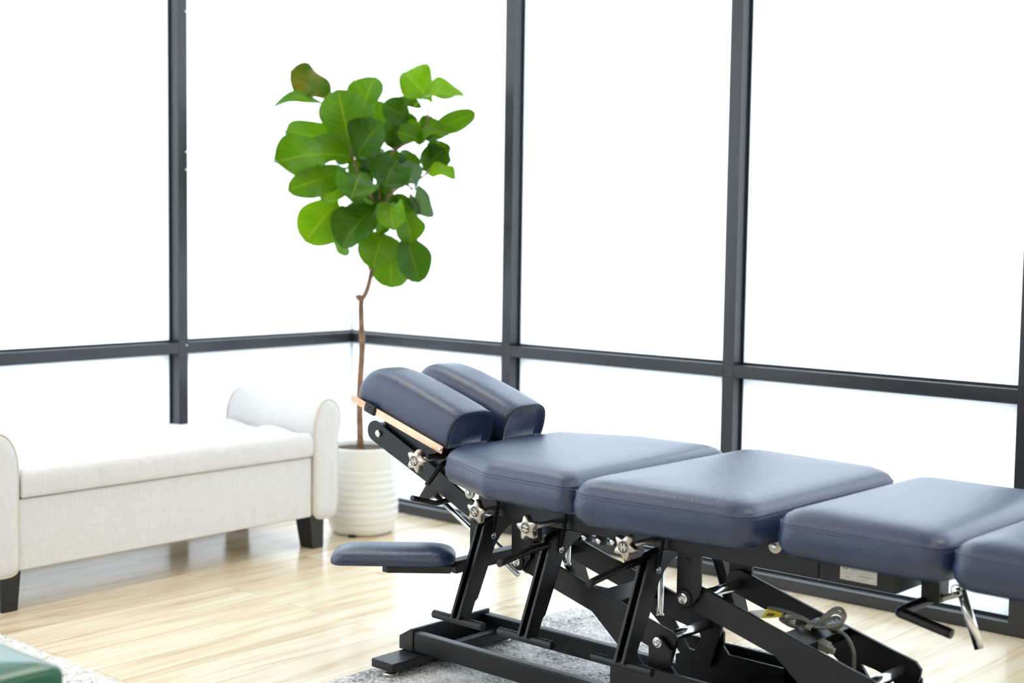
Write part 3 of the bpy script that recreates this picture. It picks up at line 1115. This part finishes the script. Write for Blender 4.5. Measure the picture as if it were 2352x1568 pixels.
# sections from head to foot
lo = [(0.175, -0.068), (0.405, -0.170), (0.668, -0.176)]
cushion('thoracic_cushion', lo + sym(lo), [0.035, 0.05, 0.035, 0.035, 0.05, 0.035], 0.524, 0.587, 0.038)
lo = [(0.686, -0.214), (1.129, -0.178)]
cushion('pelvic_cushion', lo + sym(lo), [0.055, 0.05, 0.05, 0.055], 0.518, 0.587, 0.038)
lo = [(1.176, -0.160), (1.532, -0.160)]
cushion('leg_cushion', lo + sym(lo), [0.04, 0.045, 0.045, 0.04], 0.520, 0.587, 0.036)
lo = [(1.545, -0.172), (2.02, -0.165)]
cushion('foot_cushion', lo + sym(lo), [0.04, 0.05, 0.05, 0.04], 0.520, 0.587, 0.036)

# headpiece: two tilted face cushions
TILT = math.radians(16.6)
HO = Vector((0.150, 0.0, 0.600))
E1 = Vector((-math.cos(TILT), 0, math.sin(TILT)))
E2 = Vector((math.sin(TILT), 0, math.cos(TILT)))


def hp(s, v, n):
    return HO + E1 * s + E2 * n + Vector((0, v, 0))


def head_cushion(v0, v1, side):
    """D-shaped cushion, loft from the shoulder end (s = 0) to the crown end"""
    N = 40
    vc, hw = (v0 + v1) / 2, (v1 - v0) / 2

    def section(s, h, k, inset=0.0):
        pts = []
        # outline in (v, n): flat bottom, straight sides, broad domed top
        half = []
        for i in range(N + 1):
            a = PI * i / N
            e = 0.52
            cx_, sx_ = math.cos(a), math.sin(a)
            x = math.copysign(abs(cx_) ** e, cx_)
            y = abs(sx_) ** 0.62
            half.append((x, y))
        out = [(hw * k * 0.94, 0.0)]
        for x, y in half:
            out.append((hw * k * x * (1.0 if y > 0.02 else 0.985), h * (0.10 + 0.90 * y)))
        out.append((-hw * k * 0.94, 0.0))
        return [hp(s, vc + x, y) for x, y in out]
    prof_ = [(0.010, 0.066, 0.70), (0.003, 0.084, 0.90), (0.0, 0.090, 0.955), (0.001, 0.0945, 0.985), (0.008, 0.0965, 1.0), (0.03, 0.099, 1.01), (0.10, 0.1015, 1.015), (0.17, 0.103, 1.012), (0.23, 0.103, 1.005),
             (0.275, 0.100, 1.0), (0.305, 0.096, 0.99), (0.328, 0.090, 0.97), (0.343, 0.081, 0.94), (0.352, 0.066, 0.89), (0.356, 0.045, 0.80), (0.356, 0.03, 0.65)]
    b = MB(); b.rings([section(*q) for q in prof_])
    o = b.build('head_cushion', M_LEATHER, tb)
    # stitched seam round the shoulder end
    ring = section(0.0005, 0.0935, 0.975)[1:-1]
    b = MB(); b.tube(ring, 0.0018, 6)
    b.build('seam', M_DSEAM, o)
    # seat board under the cushion
    b = MB()
    b.prism([(v0 + 0.004, -0.012), (v1 - 0.004, -0.012), (v1 - 0.004, 0.002), (v0 + 0.004, 0.002)], 'x', 0, 1)
    b.v = [tuple(hp(0.006 + q[0] * 0.33, q[1], q[2])) for q in b.v]
    b.build('backing_board', M_BLACK, o, 0.002)
    # polished side rail with its clamp
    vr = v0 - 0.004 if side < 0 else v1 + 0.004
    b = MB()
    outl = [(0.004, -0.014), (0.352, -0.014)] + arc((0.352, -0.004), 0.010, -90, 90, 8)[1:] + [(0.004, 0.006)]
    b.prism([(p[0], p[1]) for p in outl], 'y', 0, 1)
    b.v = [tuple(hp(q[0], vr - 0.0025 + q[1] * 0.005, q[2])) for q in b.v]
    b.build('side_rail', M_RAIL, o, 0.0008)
    b = MB(); b.box((0.262, -0.008, -0.017), (0.303, 0.008, 0.009))
    b.v = [tuple(hp(q[0], vr + q[1], q[2])) for q in b.v]
    b.build('rail_clamp', M_BLACK2, o, 0.004)
    for du in (0.270, 0.285):
        b = MB(); b.box((du, -0.0087 if side < 0 else 0.0072, -0.009), (du + 0.004, -0.0072 if side < 0 else 0.0087, 0.002)); b.box((du - 0.003, -0.0087 if side < 0 else 0.0072, 0.0), (du + 0.007, -0.0072 if side < 0 else 0.0087, 0.004))
        b.v = [tuple(hp(q[0], vr + q[1], q[2])) for q in b.v]
        b.build('clamp_slot', M_INK, o)
    b = MB(); b.lathe([(0.0055, 0.0), (0.0055, 0.002), (0.003, 0.0035)], (0, 0, 0), 'y', 16)
    b.v = [tuple(hp(0.012 + q[0], vr + (-0.003 - q[1] if side < 0 else 0.003 + q[1]), -0.004 + q[2])) for q in b.v]
    b.build('rail_screw', M_CHROME, o)
    return o


head_cushion(-0.040, 0.123, -1)
head_cushion(0.164, 0.327, 1)
# headpiece box under the cushions
b = MB()
outl = [(0.0, -0.010), (0.300, -0.010), (0.312, -0.022), (0.300, -0.078), (0.02, -0.105), (-0.03, -0.09)]
b.prism(outl, 'y', 0, 1)
b.v = [tuple(hp(q[0], 0.036 + q[1] * 0.215, q[2])) for q in b.v]
b.build('headpiece_box', M_BLACK, tb, 0.003)
# tilt arms either side of it
for v0 in (0.022, 0.257):
    b = MB()
    cx_, cz_ = -0.181, 0.606
    top = [(-0.165, 0.6312), (0.05, 0.535), (0.21, 0.455), (0.21, 0.405), (0.02, 0.492)]
    rr = arc((cx_, cz_), 0.028, 245, 63, 12)
    b.prism(top[1:] + [(p[0], p[1]) for p in rr], 'y', v0, v0 + 0.008)
    a = b.build('tilt_arm', M_BLACK, tb, 0.0012)
    b = MB()
    w_ = v0 if v0 < VC else v0 + 0.008
    sg = -1 if v0 < VC else 1
    b.lathe([(0.0105, 0.0), (0.0105, 0.006), (0.008, 0.008)], (0, 0, 0), 'y', 6)
    b.v = [(-0.162 + q[0], w_ + sg * q[1], 0.601 + q[2]) for q in b.v]
    b.build('pivot_bolt', M_CHROME, a)
b = MB(); b.box((-0.185, 0.030, 0.590), (-0.145, 0.257, 0.628)); b.build('headpiece_crossbar', M_BLACK, tb, 0.004)
# gas strut with its bracket
b = MB(); b.tube([(-0.040, 0.120, 0.435), (0.26, 0.120, 0.272)], 0.0075, 16); b.build('gas_strut', M_CHROME, tb)
b = MB(); b.tube([(-0.035, 0.155, 0.432), (0.26, 0.155, 0.272)], 0.0055, 16); b.build('gas_strut', M_CHROME, tb)
b = MB(); b.prism([(-0.092, 0.424), (-0.055, 0.425), (-0.02, 0.447), (0.0, 0.49), (-0.03, 0.51), (-0.055, 0.475)], 'y', 0.100, 0.175); b.build('strut_bracket', M_BLACK, tb, 0.003)

# upper frame
for v0 in (0.030, 0.245):
    b = MB(); b.box((0.20, v0, 0.437), (1.171, v0 + 0.010, 0.522)); f_ = b.build('side_channel', M_BLACK, tb, 0.0015)
    for u in (0.251, 0.471, 0.756):
        b = MB()
        sl = arc((u, 0.476), 0.014, 0, 180, 8) + arc((u, 0.462), 0.014, 180, 360, 8)
        vv = v0 - 0.0006 if v0 < VC else v0 + 0.0106
        b.prism(sl, 'y', vv - 0.0004, vv + 0.0004); b.build('slot', M_INK, f_)
b = MB(); b.box((0.20, 0.040, 0.505), (1.171, 0.245, 0.520)); b.build('deck_plate', M_BLACK, tb, 0.001)
b = MB(); b.box((1.173, 0.030, 0.437), (1.345, 0.255, 0.518)); jb = b.build('control_box', M_BLACK, tb, 0.002)
b = MB(); b.box((1.222, 0.0285, 0.449), (1.304, 0.0298, 0.476)); lb = b.build('rating_plate', M_LABEL, jb)
b = MB()
yv = 0.0283
for (a0, z0, a1, z1) in ((1.226, 0.4515, 1.300, 0.4521), (1.226, 0.4731, 1.300, 0.4737), (1.226, 0.4515, 1.2265, 0.4737), (1.2995, 0.4515, 1.300, 0.4737), (1.228, 0.4655, 1.298, 0.4659), (1.228, 0.4585, 1.298, 0.4589), (1.263, 0.453, 1.2634, 0.470)):
    b.box((a0, yv, z0), (a1, yv + 0.0003, z1))
for (a0, zz, w) in ((1.267, 0.4685, 0.026), (1.267, 0.4620, 0.030), (1.267, 0.4605, 0.024), (1.267, 0.4550, 0.020), (1.231, 0.4620, 0.018), (1.233, 0.4550, 0.014), (1.244, 0.4705, 0.016)):
    b.box((a0, yv, zz), (a0 + w, yv + 0.0003, zz + 0.0007))
for a0 in (1.229, 1.2345):
    b.prism([(a0, 0.4724), (a0 + 0.004, 0.4724), (a0 + 0.004, 0.4712), (a0 + 0.0028, 0.4712), (a0 + 0.0024, 0.4690), (a0 + 0.0016, 0.4690), (a0 + 0.0012, 0.4712), (a0, 0.4712)], 'y', yv, yv + 0.0003)
b.build('plate_print', M_INK, lb)
# white nylon washers
for (u, zz, vv) in ((1.071, 0.493, 0.027), (0.176, 0.486, 0.027)):
    b = MB(); b.lathe([(0.0155, 0.0), (0.0155, -0.006), (0.0145, -0.007)], (u, vv, zz), 'y', 32); w_ = b.build('nylon_washer', M_NYLON, tb)
    b = MB(); b.lathe([(0.0065, -0.007), (0.0065, -0.010), (0.004, -0.012)], (u, vv, zz), 'y', 16); b.build('washer_screw', M_CHROME, w_)


def bolt(parent, u, vv, zz, sg, r=0.0125):
    b = MB()
    b.lathe([(r, 0.0), (r, sg * 0.0025), (r * 0.93, sg * 0.003)], (u, vv, zz), 'y', 28)
    b.lathe([(r * 0.62, sg * 0.003), (r * 0.62, sg * 0.0065), (r * 0.45, sg * 0.008), (r * 0.30, sg * 0.008), (r * 0.28, sg * 0.006)], (u, vv, zz), 'y', 20)
    return b.build('pivot_bolt', M_CHROME, parent)


# hanger plates under the upper frame
for (v0, sg) in ((0.0335, -1), (0.2445, 1)):
    for ub in (0.311, 0.812):
        uc = ub + 0.024
        out = [(ub, 0.437), (ub, 0.336)] + arc((uc, 0.334), 0.023, 180, 290, 8)[1:] + [(ub + 0.048, 0.329), (ub + 0.063, 0.350), (ub + 0.063, 0.437)]
        b = MB(); b.prism(out, 'y', v0, v0 + 0.009); h_ = b.build('hanger_plate', M_BLACK, tb, 0.0012)
        vo = v0 if sg < 0 else v0 + 0.009
        b = MB(); b.lathe([(0.020, 0.0), (0.020, sg * 0.004), (0.018, sg * 0.005)], (uc - 0.002, vo, 0.335), 'y', 28); b.build('bushing', M_BLACK2, h_)
        bolt(h_, uc - 0.002, vo + sg * 0.005, 0.335, sg)
        if ub > 0.5:
            b = MB(); b.lathe([(0.010, sg * 0.0002), (0.010, sg * 0.0008)], (ub + 0.030, vo, 0.419), 'y', 20); b.build('bolt_hole', M_INK, h_)

# lifting arms: parallelogram links, near and far pair
ARM_OUT = [(0.310, 0.346), (0.322, 0.362), (0.345, 0.368), (0.376, 0.361), (0.526, 0.318), (0.741, 0.259), (0.792, 0.246), (0.806, 0.231), (0.803, 0.214), (0.775, 0.120), (0.700, 0.122), (0.640, 0.184), (0.560, 0.249), (0.434, 0.284), (0.331, 0.312), (0.314, 0.326)]
HOLE = [(0.664, 0.214), (0.700, 0.208), (0.742, 0.196), (0.748, 0.182), (0.728, 0.150), (0.712, 0.152), (0.690, 0.178)]


def arm_bm(du, v0, v1):
    b = MB()
    bm = bmesh.new()
    vo = [bm.verts.new((p[0] + du, v0, p[1])) for p in ARM_OUT]
    vi = [bm.verts.new((p[0] + du, v0, p[1])) for p in HOLE]
    es = [bm.edges.new((vo[i], vo[(i + 1) % len(vo)])) for i in range(len(vo))]
    es += [bm.edges.new((vi[i], vi[(i + 1) % len(vi)])) for i in range(len(vi))]
    bmesh.ops.triangle_fill(bm, use_beauty=True, use_dissolve=False, edges=es)
    r = bmesh.ops.extrude_face_region(bm, geom=list(bm.faces))
    bmesh.ops.translate(bm, vec=(0, v1 - v0, 0), verts=[g_ for g_ in r['geom'] if isinstance(g_, bmesh.types.BMVert)])
    bmesh.ops.dissolve_limit(bm, angle_limit=0.01, verts=bm.verts, edges=bm.edges)
    bmesh.ops.recalc_face_normals(bm, faces=bm.faces)
    bm.verts.index_update()
    b.add([tuple(v.co) for v in bm.verts], [tuple(v.index for v in f.verts) for f in bm.faces])
    bm.free()
    return b


for du in (0.0, 0.503):
    for v0 in (0.046, 0.231):
        arm_bm(du, v0, v0 + 0.010).build('lift_arm', M_BLACK, tb, 0.0010, 1)
    # polished cross shafts and the brace plate between the pair
    b = MB(); b.cyl((0.764 + du, 0.055, 0.222), (0.764 + du, 0.232, 0.222), 0.0125, 24); b.build('cross_shaft', M_CHROME, tb)
    b = MB(); b.cyl((0.346 + du, 0.055, 0.334), (0.346 + du, 0.232, 0.334), 0.0125, 24); b.build('cross_shaft', M_CHROME, tb)
    b = MB(); b.prism([(0.578 + du, 0.303), (0.634 + du, 0.288), (0.630 + du, 0.262), (0.574 + du, 0.277)], 'y', 0.055, 0.232); b.build('brace_plate', M_BLACK, tb, 0.002)

# base: two rails, end channel, cross foot, side plates with pivot brackets
for v0 in (0.0, 0.264):
    b = MB(); b.box((0.0, v0, 0.042), (1.60, v0 + 0.025, 0.0944)); b.build('base_rail', M_BLACK, tb, 0.0035, 3)
b = MB(); b.prism([(-0.051, 0.0415), (0.001, 0.0415), (0.001, 0.103), (-0.006, 0.103), (-0.051, 0.077)], 'y', -0.004, 0.293); b.build('end_channel', M_BLACK, tb, 0.0025)
for ub, vf in ((-0.040, 0.345), (1.42, 0.345)):
    b = MB(); b.box((ub, -0.112, 0.0185), (ub + 0.080, vf + 0.035, 0.0412)); cf = b.build('cross_foot', M_BLACK, tb, 0.0022)
    for vv in (-0.092, vf):
        b = MB(); b.lathe([(0.0195, 0.0055), (0.0200, 0.0085), (0.016, 0.0110), (0.007, 0.0142), (0.005, 0.0185)], (ub + 0.050, vv, 0.0), 'z', 28); b.build('leveling_foot', M_STEEL, cf)
b = MB(); b.box((0.04, 0.03, 0.043), (0.065, 0.262, 0.060)); b.build('base_tie', M_BLACK, tb, 0.002)
for (v0, sg) in ((-0.003, -1), (0.282, 1)):
    b = MB(); b.box((0.656, v0, 0.0300), (1.55, v0 + 0.010, 0.168)); sp = b.build('side_plate', M_BLACK, tb, 0.0015)
for (v0, sg) in ((0.033, -1), (0.246, 1)):
    for du in (0.0, 0.503):
        uc = 0.764 + du
        out = [(uc - 0.10, 0.095), (uc - 0.10, 0.125), (uc - 0.026, 0.158), (uc - 0.026, 0.210)] + arc((uc, 0.212), 0.021, 170, 20, 8) + [(uc + 0.037, 0.206), (uc + 0.037, 0.172), (uc + 0.052, 0.155), (uc + 0.20, 0.155), (uc + 0.20, 0.095)]
        b = MB(); b.prism(out, 'y', v0, v0 + 0.009); br_ = b.build('pivot_bracket', M_BLACK, tb, 0.0012)
        bolt(br_, uc, v0 if sg < 0 else v0 + 0.009, 0.219, sg)
b = MB(); b.box((0.656, 0.02, 0.030), (1.55, 0.282, 0.036)); b.build('base_pan', M_BLACK, tb, 0.001)

# drop levers: channel legs ending in foot bars, three a side
LEV = [(-0.030, 0.400), (-0.024, 0.418), (-0.008, 0.430), (0.030, 0.436), (0.098, 0.436), (0.098, 0.418), (0.060, 0.405), (0.036, 0.388), (0.016, 0.366), (-0.037, 0.256), (-0.044, 0.243), (-0.052, 0.238), (-0.075, 0.188), (-0.112, 0.203)]


def helix(a, c, r, turns, n=10):
    a, c = Vector(a), Vector(c)
    ax = (c - a)
    L = ax.length
    ax.normalize()
    p = ax.orthogonal().normalized()
    q = ax.cross(p)
    pts = [a - ax * 0.004]
    N = turns * n
    for i in range(N + 1):
        t = i / N
        an = 2 * PI * turns * t
        pts.append(a + ax * (L * t) + (p * math.cos(an) + q * math.sin(an)) * r)
    return pts


def lever(uk, far):
    f = (lambda v: 2 * VC - v) if far else (lambda v: v)
    b = MB()
    for u0 in (uk - 0.030, uk - 0.008):
        b.prism([(f(p[0]), p[1]) for p in LEV], 'x', u0, u0 + 0.008)
    web = [(-0.010, 0.402), (0.010, 0.420), (0.030, 0.395), (-0.035, 0.27), (-0.072, 0.20), (-0.088, 0.206)]
    b.prism([(f(p[0]), p[1]) for p in web], 'x', uk - 0.022, uk - 0.008)
    lv = b.build('drop_lever', M_BLACK, tb, 0.0010, 1)
    b = MB(); b.cyl((uk - 0.100, f(-0.096), 0.196), (uk + 0.068, f(-0.096), 0.196), 0.0103, 20); b.build('foot_bar', M_BLACK, lv, 0.001, 1)
    b = MB(); b.cyl((uk - 0.032, f(0.006), 0.396), (uk + 0.006, f(0.006), 0.396), 0.0035, 12)
    b.tube([(uk + 0.004, f(0.006 + 0.007 * math.cos(t * PI / 6)), 0.394 + 0.007 * math.sin(t * PI / 6)) for t in range(12)], 0.0014, 6, closed=True)
    b.build('lever_pin', M_CHROME, lv)
    b = MB(); b.tube(helix((uk + 0.006, f(0.020), 0.478), (uk + 0.004, f(0.005), 0.402), 0.0046, 22), 0.0012, 6)
    b.build('return_spring', M_BLACK2, lv)
    return lv


for uk in (0.272, 0.492, 0.778):
    lever(uk, False)
    lever(uk, True)
# dampers hanging under the deck
for (u, zb_) in ((0.440, 0.333), (0.722, 0.261)):
    b = MB(); b.lathe([(0.0095, zb_ + 0.004), (0.0095, zb_), (0.0085, zb_), (0.0075, zb_ + 0.006), (0.0075, 0.505)], (u, 0.098, 0.0), 'z', 24); b.build('damper_rod', M_CHROME, tb)
for (u, zz) in ((0.547, 0.428), (0.591, 0.427), (0.632, 0.431)):
    b = MB(); b.box((u - 0.012, 0.030, zz - 0.010), (u + 0.012, 0.046, zz + 0.010)); k_ = b.build('stop_block', M_BLACK, tb, 0.002)
    b = MB(); b.lathe([(0.009, 0.0), (0.009, -0.005), (0.006, -0.007)], (u, 0.030, zz), 'y', 6); b.build('stop_bolt', M_CHROME, k_)


# tension knobs
def knob(u, v, zz, vr, spin):
    b = MB()
    N = 120

    def ring(k, y, soft):
        out = []
        for i in range(N):
            a = 2 * PI * i / N
            r = 0.0254 + 0.0056 * math.cos(5 * a) + 0.0006 * math.cos(10 * a)
            r = r * k + (1 - k) * 0.0 - soft
            a2 = a + spin
            out.append((u + r * math.cos(a2), v + y, zz + r * math.sin(a2)))
        return out
    rs = [ring(1, 0.010, 0.004), ring(1, 0.008, 0.0012), ring(1, 0.004, 0.0), ring(1, -0.003, 0.0), ring(1, -0.0065, 0.0016), ring(1, -0.0085, 0.0045)]
    b.rings(rs)
    o = b.build('tension_knob', M_KNOB, tb)
    b = MB(); b.lathe([(0.0150, -0.0085), (0.0150, -0.0095), (0.0140, -0.0102), (0.0130, -0.0095), (0.0128, -0.0088)], (u, v, zz), 'y', 40); b.build('emblem_ring', M_KNOB, o)
    b = MB(); b.lathe([(0.0128, -0.0087), (0.0128, -0.0089)], (u, v, zz), 'y', 40); b.build('emblem_field', M_KNOBDK, o)
    # raised letter H with its side marks
    b = MB()
    c_, s_ = math.cos(spin * 2.3 + 0.6), math.sin(spin * 2.3 + 0.6)
    for (x0, z0, x1, z1) in ((-0.0062, -0.0085, -0.0022, 0.0085), (0.0022, -0.0085, 0.0062, 0.0085), (-0.0022, -0.0018, 0.0022, 0.0018), (-0.0100, -0.003, -0.0078, 0.004), (0.0078, -0.004, 0.0100, 0.003)):
        pts = [(x0, z0), (x1, z0), (x1, z1), (x0, z1)]
        b.prism([(u + p[0] * c_ - p[1] * s_, zz + p[0] * s_ + p[1] * c_) for p in pts], 'y', v - 0.0104, v - 0.0086)
    b.build('emblem', M_KNOB, o)
    b = MB(); b.cyl((u, v + 0.008, zz), (u, vr, zz), 0.0066, 20); b.build('knob_rod', M_STEEL, o)
    return o


knob(0.078, -0.070, 0.566, 0.040, 1.25)
knob(0.263, -0.041, 0.459, 0.040, 1.45)
knob(0.482, -0.100, 0.4605, 0.040, 1.75)
knob(0.768, -0.100, 0.4620, 0.040, 1.15)
b = MB(); b.cyl((0.105, -0.060, 0.578), (0.105, 0.06, 0.578), 0.0062, 16); b.build('release_rod', M_BLACK, tb, 0.001, 1)

# bent release handles
for pts in ([(0.480, -0.196, 0.391), (0.480, -0.098, 0.4045), (0.480, -0.080, 0.4062), (0.480, 0.06, 0.409)], [(0.752, -0.208, 0.3955), (0.752, -0.100, 0.410), (0.752, -0.078, 0.4128), (0.752, 0.06, 0.420)]):
    b = MB(); b.tube(spline(pts, 8), 0.0082, 16); b.build('release_handle', M_BLACK, tb)
b = MB(); b.tube(spline([(0.05, -0.058, 0.4655), (0.05, -0.005, 0.450), (0.05, 0.012, 0.4445), (0.05, 0.036, 0.4405), (0.05, 0.120, 0.445)], 8), 0.0072, 16); b.build('release_handle', M_BLACK, tb)
b = MB(); b.tube(spline([(0.085, -0.040, 0.502), (0.085, 0.004, 0.540), (0.085, 0.016, 0.5475), (0.085, 0.032, 0.552), (0.085, 0.08, 0.555)], 8), 0.0068, 16); b.build('release_handle', M_BLACK, tb)

# armrests on their cross tube
b = MB(); b.box((0.178, -0.060, 0.297), (0.213, 0.347, 0.328)); b.build('armrest_tube', M_BLACK, tb, 0.003)
for v0 in (0.022, 0.247):
    b = MB(); b.box((0.179, v0, 0.329), (0.213, v0 + 0.018, 0.437)); b.build('armrest_upright', M_BLACK, tb, 0.0015)


def armrest(c, d, mirror):
    """c: inner end of the pad's near edge; d: unit direction the pad points to (plan)"""
    d = Vector((d[0], d[1], 0)).normalized()
    w = Vector((d.y, -d.x, 0))
    if mirror: w = -w
    L, W_ = 0.305, 0.150
    b = MB()
    pl_ = rounded_poly([(0.0, 0.0), (L, 0.0), (L, W_), (0.0, W_)], [0.045, 0.030, 0.055, 0.055], 10, 0.02)
    rs = []
    z0 = 0.331
    for ins_, zz in ((0.010, z0), (0.002, z0 + 0.001), (0.0, z0 + 0.007), (0.0005, z0 + 0.013), (0.003, z0 + 0.020), (0.009, z0 + 0.0275), (0.019, z0 + 0.033), (0.035, z0 + 0.037), (0.055, z0 + 0.039)):
        cx_, cy_ = L / 2, W_ / 2
        rs.append([tuple(c + d * (cx_ + (p.x - cx_) * (L / 2 - ins_) / (L / 2)) + w * (cy_ + (p.y - cy_) * (W_ / 2 - ins_) / (W_ / 2)) + Vector((0, 0, zz))) for p in pl_])
    b.rings(rs)
    ac = b.build('armrest_cushion', M_LEATHER, tb)
    b = MB()
    out = [(0.010, 0.020), (0.165, 0.020), (0.178, 0.032), (0.178, 0.100), (0.165, 0.112), (0.010, 0.112)]
    b.prism(out, 'z', 0.311, 0.330)
    b.v = [tuple(c + d * q[0] + w * q[1] + Vector((0, 0, q[2]))) for q in b.v]
    b.build('support_plate', M_BLACK, ac, 0.002)


armrest(Vector((0.262, -0.117, 0)), (-0.735, -0.678), False)
armrest(Vector((0.262, 2 * VC + 0.117, 0)), (-0.735, 0.678), True)

# foot end: post, bent foot lever, hanging chrome leg, spring
b = MB(); b.box((1.362, 0.105, 0.415), (1.402, 0.150, 0.521)); b.build('foot_post', M_BLACK, tb, 0.002)
b = MB(); b.tube(spline([(1.376, 0.175, 0.418), (1.362, 0.05, 0.4095), (1.361, 0.024, 0.4075), (1.366, 0.0165, 0.4068), (1.376, 0.0165, 0.4055), (1.472, 0.0165, 0.3865)], 8), 0.0105, 18); b.build('foot_lever', M_BLACK, tb)
b = MB(); b.cyl((1.438, 0.120, 0.455), (1.483, 0.120, 0.338), 0.0098, 24); b.build('hinge_leg', M_CHROME, tb)
b = MB(); b.tube([(1.440, 0.100 , 0.452 + 0.011 * 0)] + [(1.438 + 0.011 * math.cos(t), 0.104, 0.450 + 0.011 * math.sin(t)) for t in [i * PI / 8 for i in range(17)]], 0.0018, 6); b.build('spring_ring', M_CHROME, tb)
b = MB(); b.tube(helix((1.395, 0.128, 0.421), (1.438, 0.122, 0.440), 0.0055, 16), 0.0013, 6); b.build('return_spring', M_STEEL, tb)
b = MB(); b.box((1.345, 0.06, 0.490), (1.95, 0.225, 0.519)); b.build('foot_rail', M_BLACK, tb, 0.002)

# ------------------------------------------------------------------ coiled power cord lying on the lifting arms
pc = empty('power_cord', TO + Vector((1.10, 0.14, 0.29)), TH, 'coiled grey power cord with tags lying across the black lifting arms', 'cord')


def w(p):
    return (p[0] - 1.10, p[1] - 0.14, p[2] - 0.29)


R_ = 0.0042
coil = [(0.986, .125, .3205), (1.015, .140, .318), (1.053, .150, .310), (1.091, .150, .300),
        (1.115, .150, .323), (1.138, .150, .343), (1.156, .150, .346), (1.165, .148, .330), (1.151, .140, .311), (1.123, .135, .302), (1.095, .130, .301),
        (1.071, .130, .292), (1.038, .130, .294), (1.019, .128, .302), (1.036, .126, .312), (1.072, .130, .312), (1.103, .135, .305),
        (1.129, .130, .325), (1.147, .130, .341), (1.163, .132, .341), (1.171, .132, .329), (1.155, .130, .314), (1.124, .122, .306), (1.103, .118, .304),
        (1.072, .112, .297), (1.045, .110, .301), (1.051, .110, .313), (1.082, .114, .318), (1.112, .120, .308),
        (1.127, .165, .318), (1.140, .170, .318), (1.146, .170, .306), (1.128, .165, .293), (1.100, .165, .294), (1.083, .168, .294),
        (1.118, .170, .294), (1.155, .172, .283), (1.174, .172, .257), (1.179, .170, .234), (1.178, .170, .180)]
b = MB(); b.tube(spline([w(p) for p in coil], 8), R_, 10); b.build('cable', M_CORD, pc)
for k in range(4):
    b = MB()
    u0 = 1.094 + 0.004 * k
    b.tube([w((u0 + 0.004 * math.sin(t), 0.142 + 0.036 * math.cos(t), 0.302 + 0.0125 * math.sin(t))) for t in [i * 2 * PI / 24 for i in range(24)]], 0.0012, 6, closed=True)
    b.build('wire_tie', M_TIE, pc)
b = MB(); b.tube(spline([w(p) for p in ((1.098, .108, .298), (1.103, .105, .288), (1.113, .10, .277), (1.124, .10, .272))], 6), 0.0011, 6); b.build('wire_tie', M_TIE, pc)


def tagq(name, pts, m, th=0.0006):
    b = MB()
    P4 = [Vector(w(p)) for p in pts]
    nrm = (P4[1] - P4[0]).cross(P4[3] - P4[0]).normalized() * th
    b.add([tuple(p) for p in P4] + [tuple(p + nrm) for p in P4], [(0, 1, 2, 3), (7, 6, 5, 4), (0, 4, 5, 1), (1, 5, 6, 2), (2, 6, 7, 3), (3, 7, 4, 0)])
    return b.build(name, m, pc)


def lerp3(a, c, t):
    return tuple(a[i] + (c[i] - a[i]) * t for i in range(3))


# warning tag hooked over the near arm: yellow ends, white middle
tagq('warning_tag', ((.985, .040, .3270), (.996, .042, .3235), (.999, .047, .3275), (.992, .046, .3305)), M_YELLOW)
tagq('warning_tag', ((.996, .042, .3235), (1.020, .044, .3200), (1.030, .054, .3400), (.992, .046, .3305)), M_TAGW)
tagq('warning_tag', ((1.020, .044, .3200), (1.045, .046, .3250), (1.068, .056, .3385), (1.030, .054, .3405)), M_YELLOW)
tagq('warning_tag', ((1.045, .046, .3250), (1.066, .050, .3310), (1.069, .056, .3385), (1.068, .056, .3386)), M_YELLOW)
for k_ in range(3):
    x_ = 1.031 + 0.006 * k_
    tagq('tag_print', ((x_, .0452, .3270 + .001 * k_), (x_ + .004, .0454, .3276 + .001 * k_), (x_ + .009, .0500, .3345 + .0005 * k_), (x_ + .005, .0498, .3340 + .0005 * k_)), M_INK, 0.0002)
tagq('approval_tag', ((1.041, .112, .3195), (1.068, .112, .3190), (1.067, .108, .3020), (1.041, .108, .3005)), M_TAGW)
for k_, zz in enumerate((0.3085, 0.3050)):
    tagq('tag_print', ((1.043, .1065, zz), (1.062 - 0.003 * k_, .1065, zz - 0.0003), (1.062 - 0.003 * k_, .1064, zz - 0.0015), (1.043, .1064, zz - 0.0012)), M_INK, 0.0002)
b = MB(); b.box((-0.016, -0.010, -0.008), (0.016, 0.010, 0.008)); b.box((0.016, -0.007, -0.006), (0.024, 0.007, 0.006)); b.box((-0.020, -0.013, 0.008), (0.010, 0.013, 0.011))
o = b.build('plug', M_PLUG, pc, 0.002); o.location = w((1.146, 0.098, 0.272)); o.rotation_euler = (0.1, 0.27, 0.1)
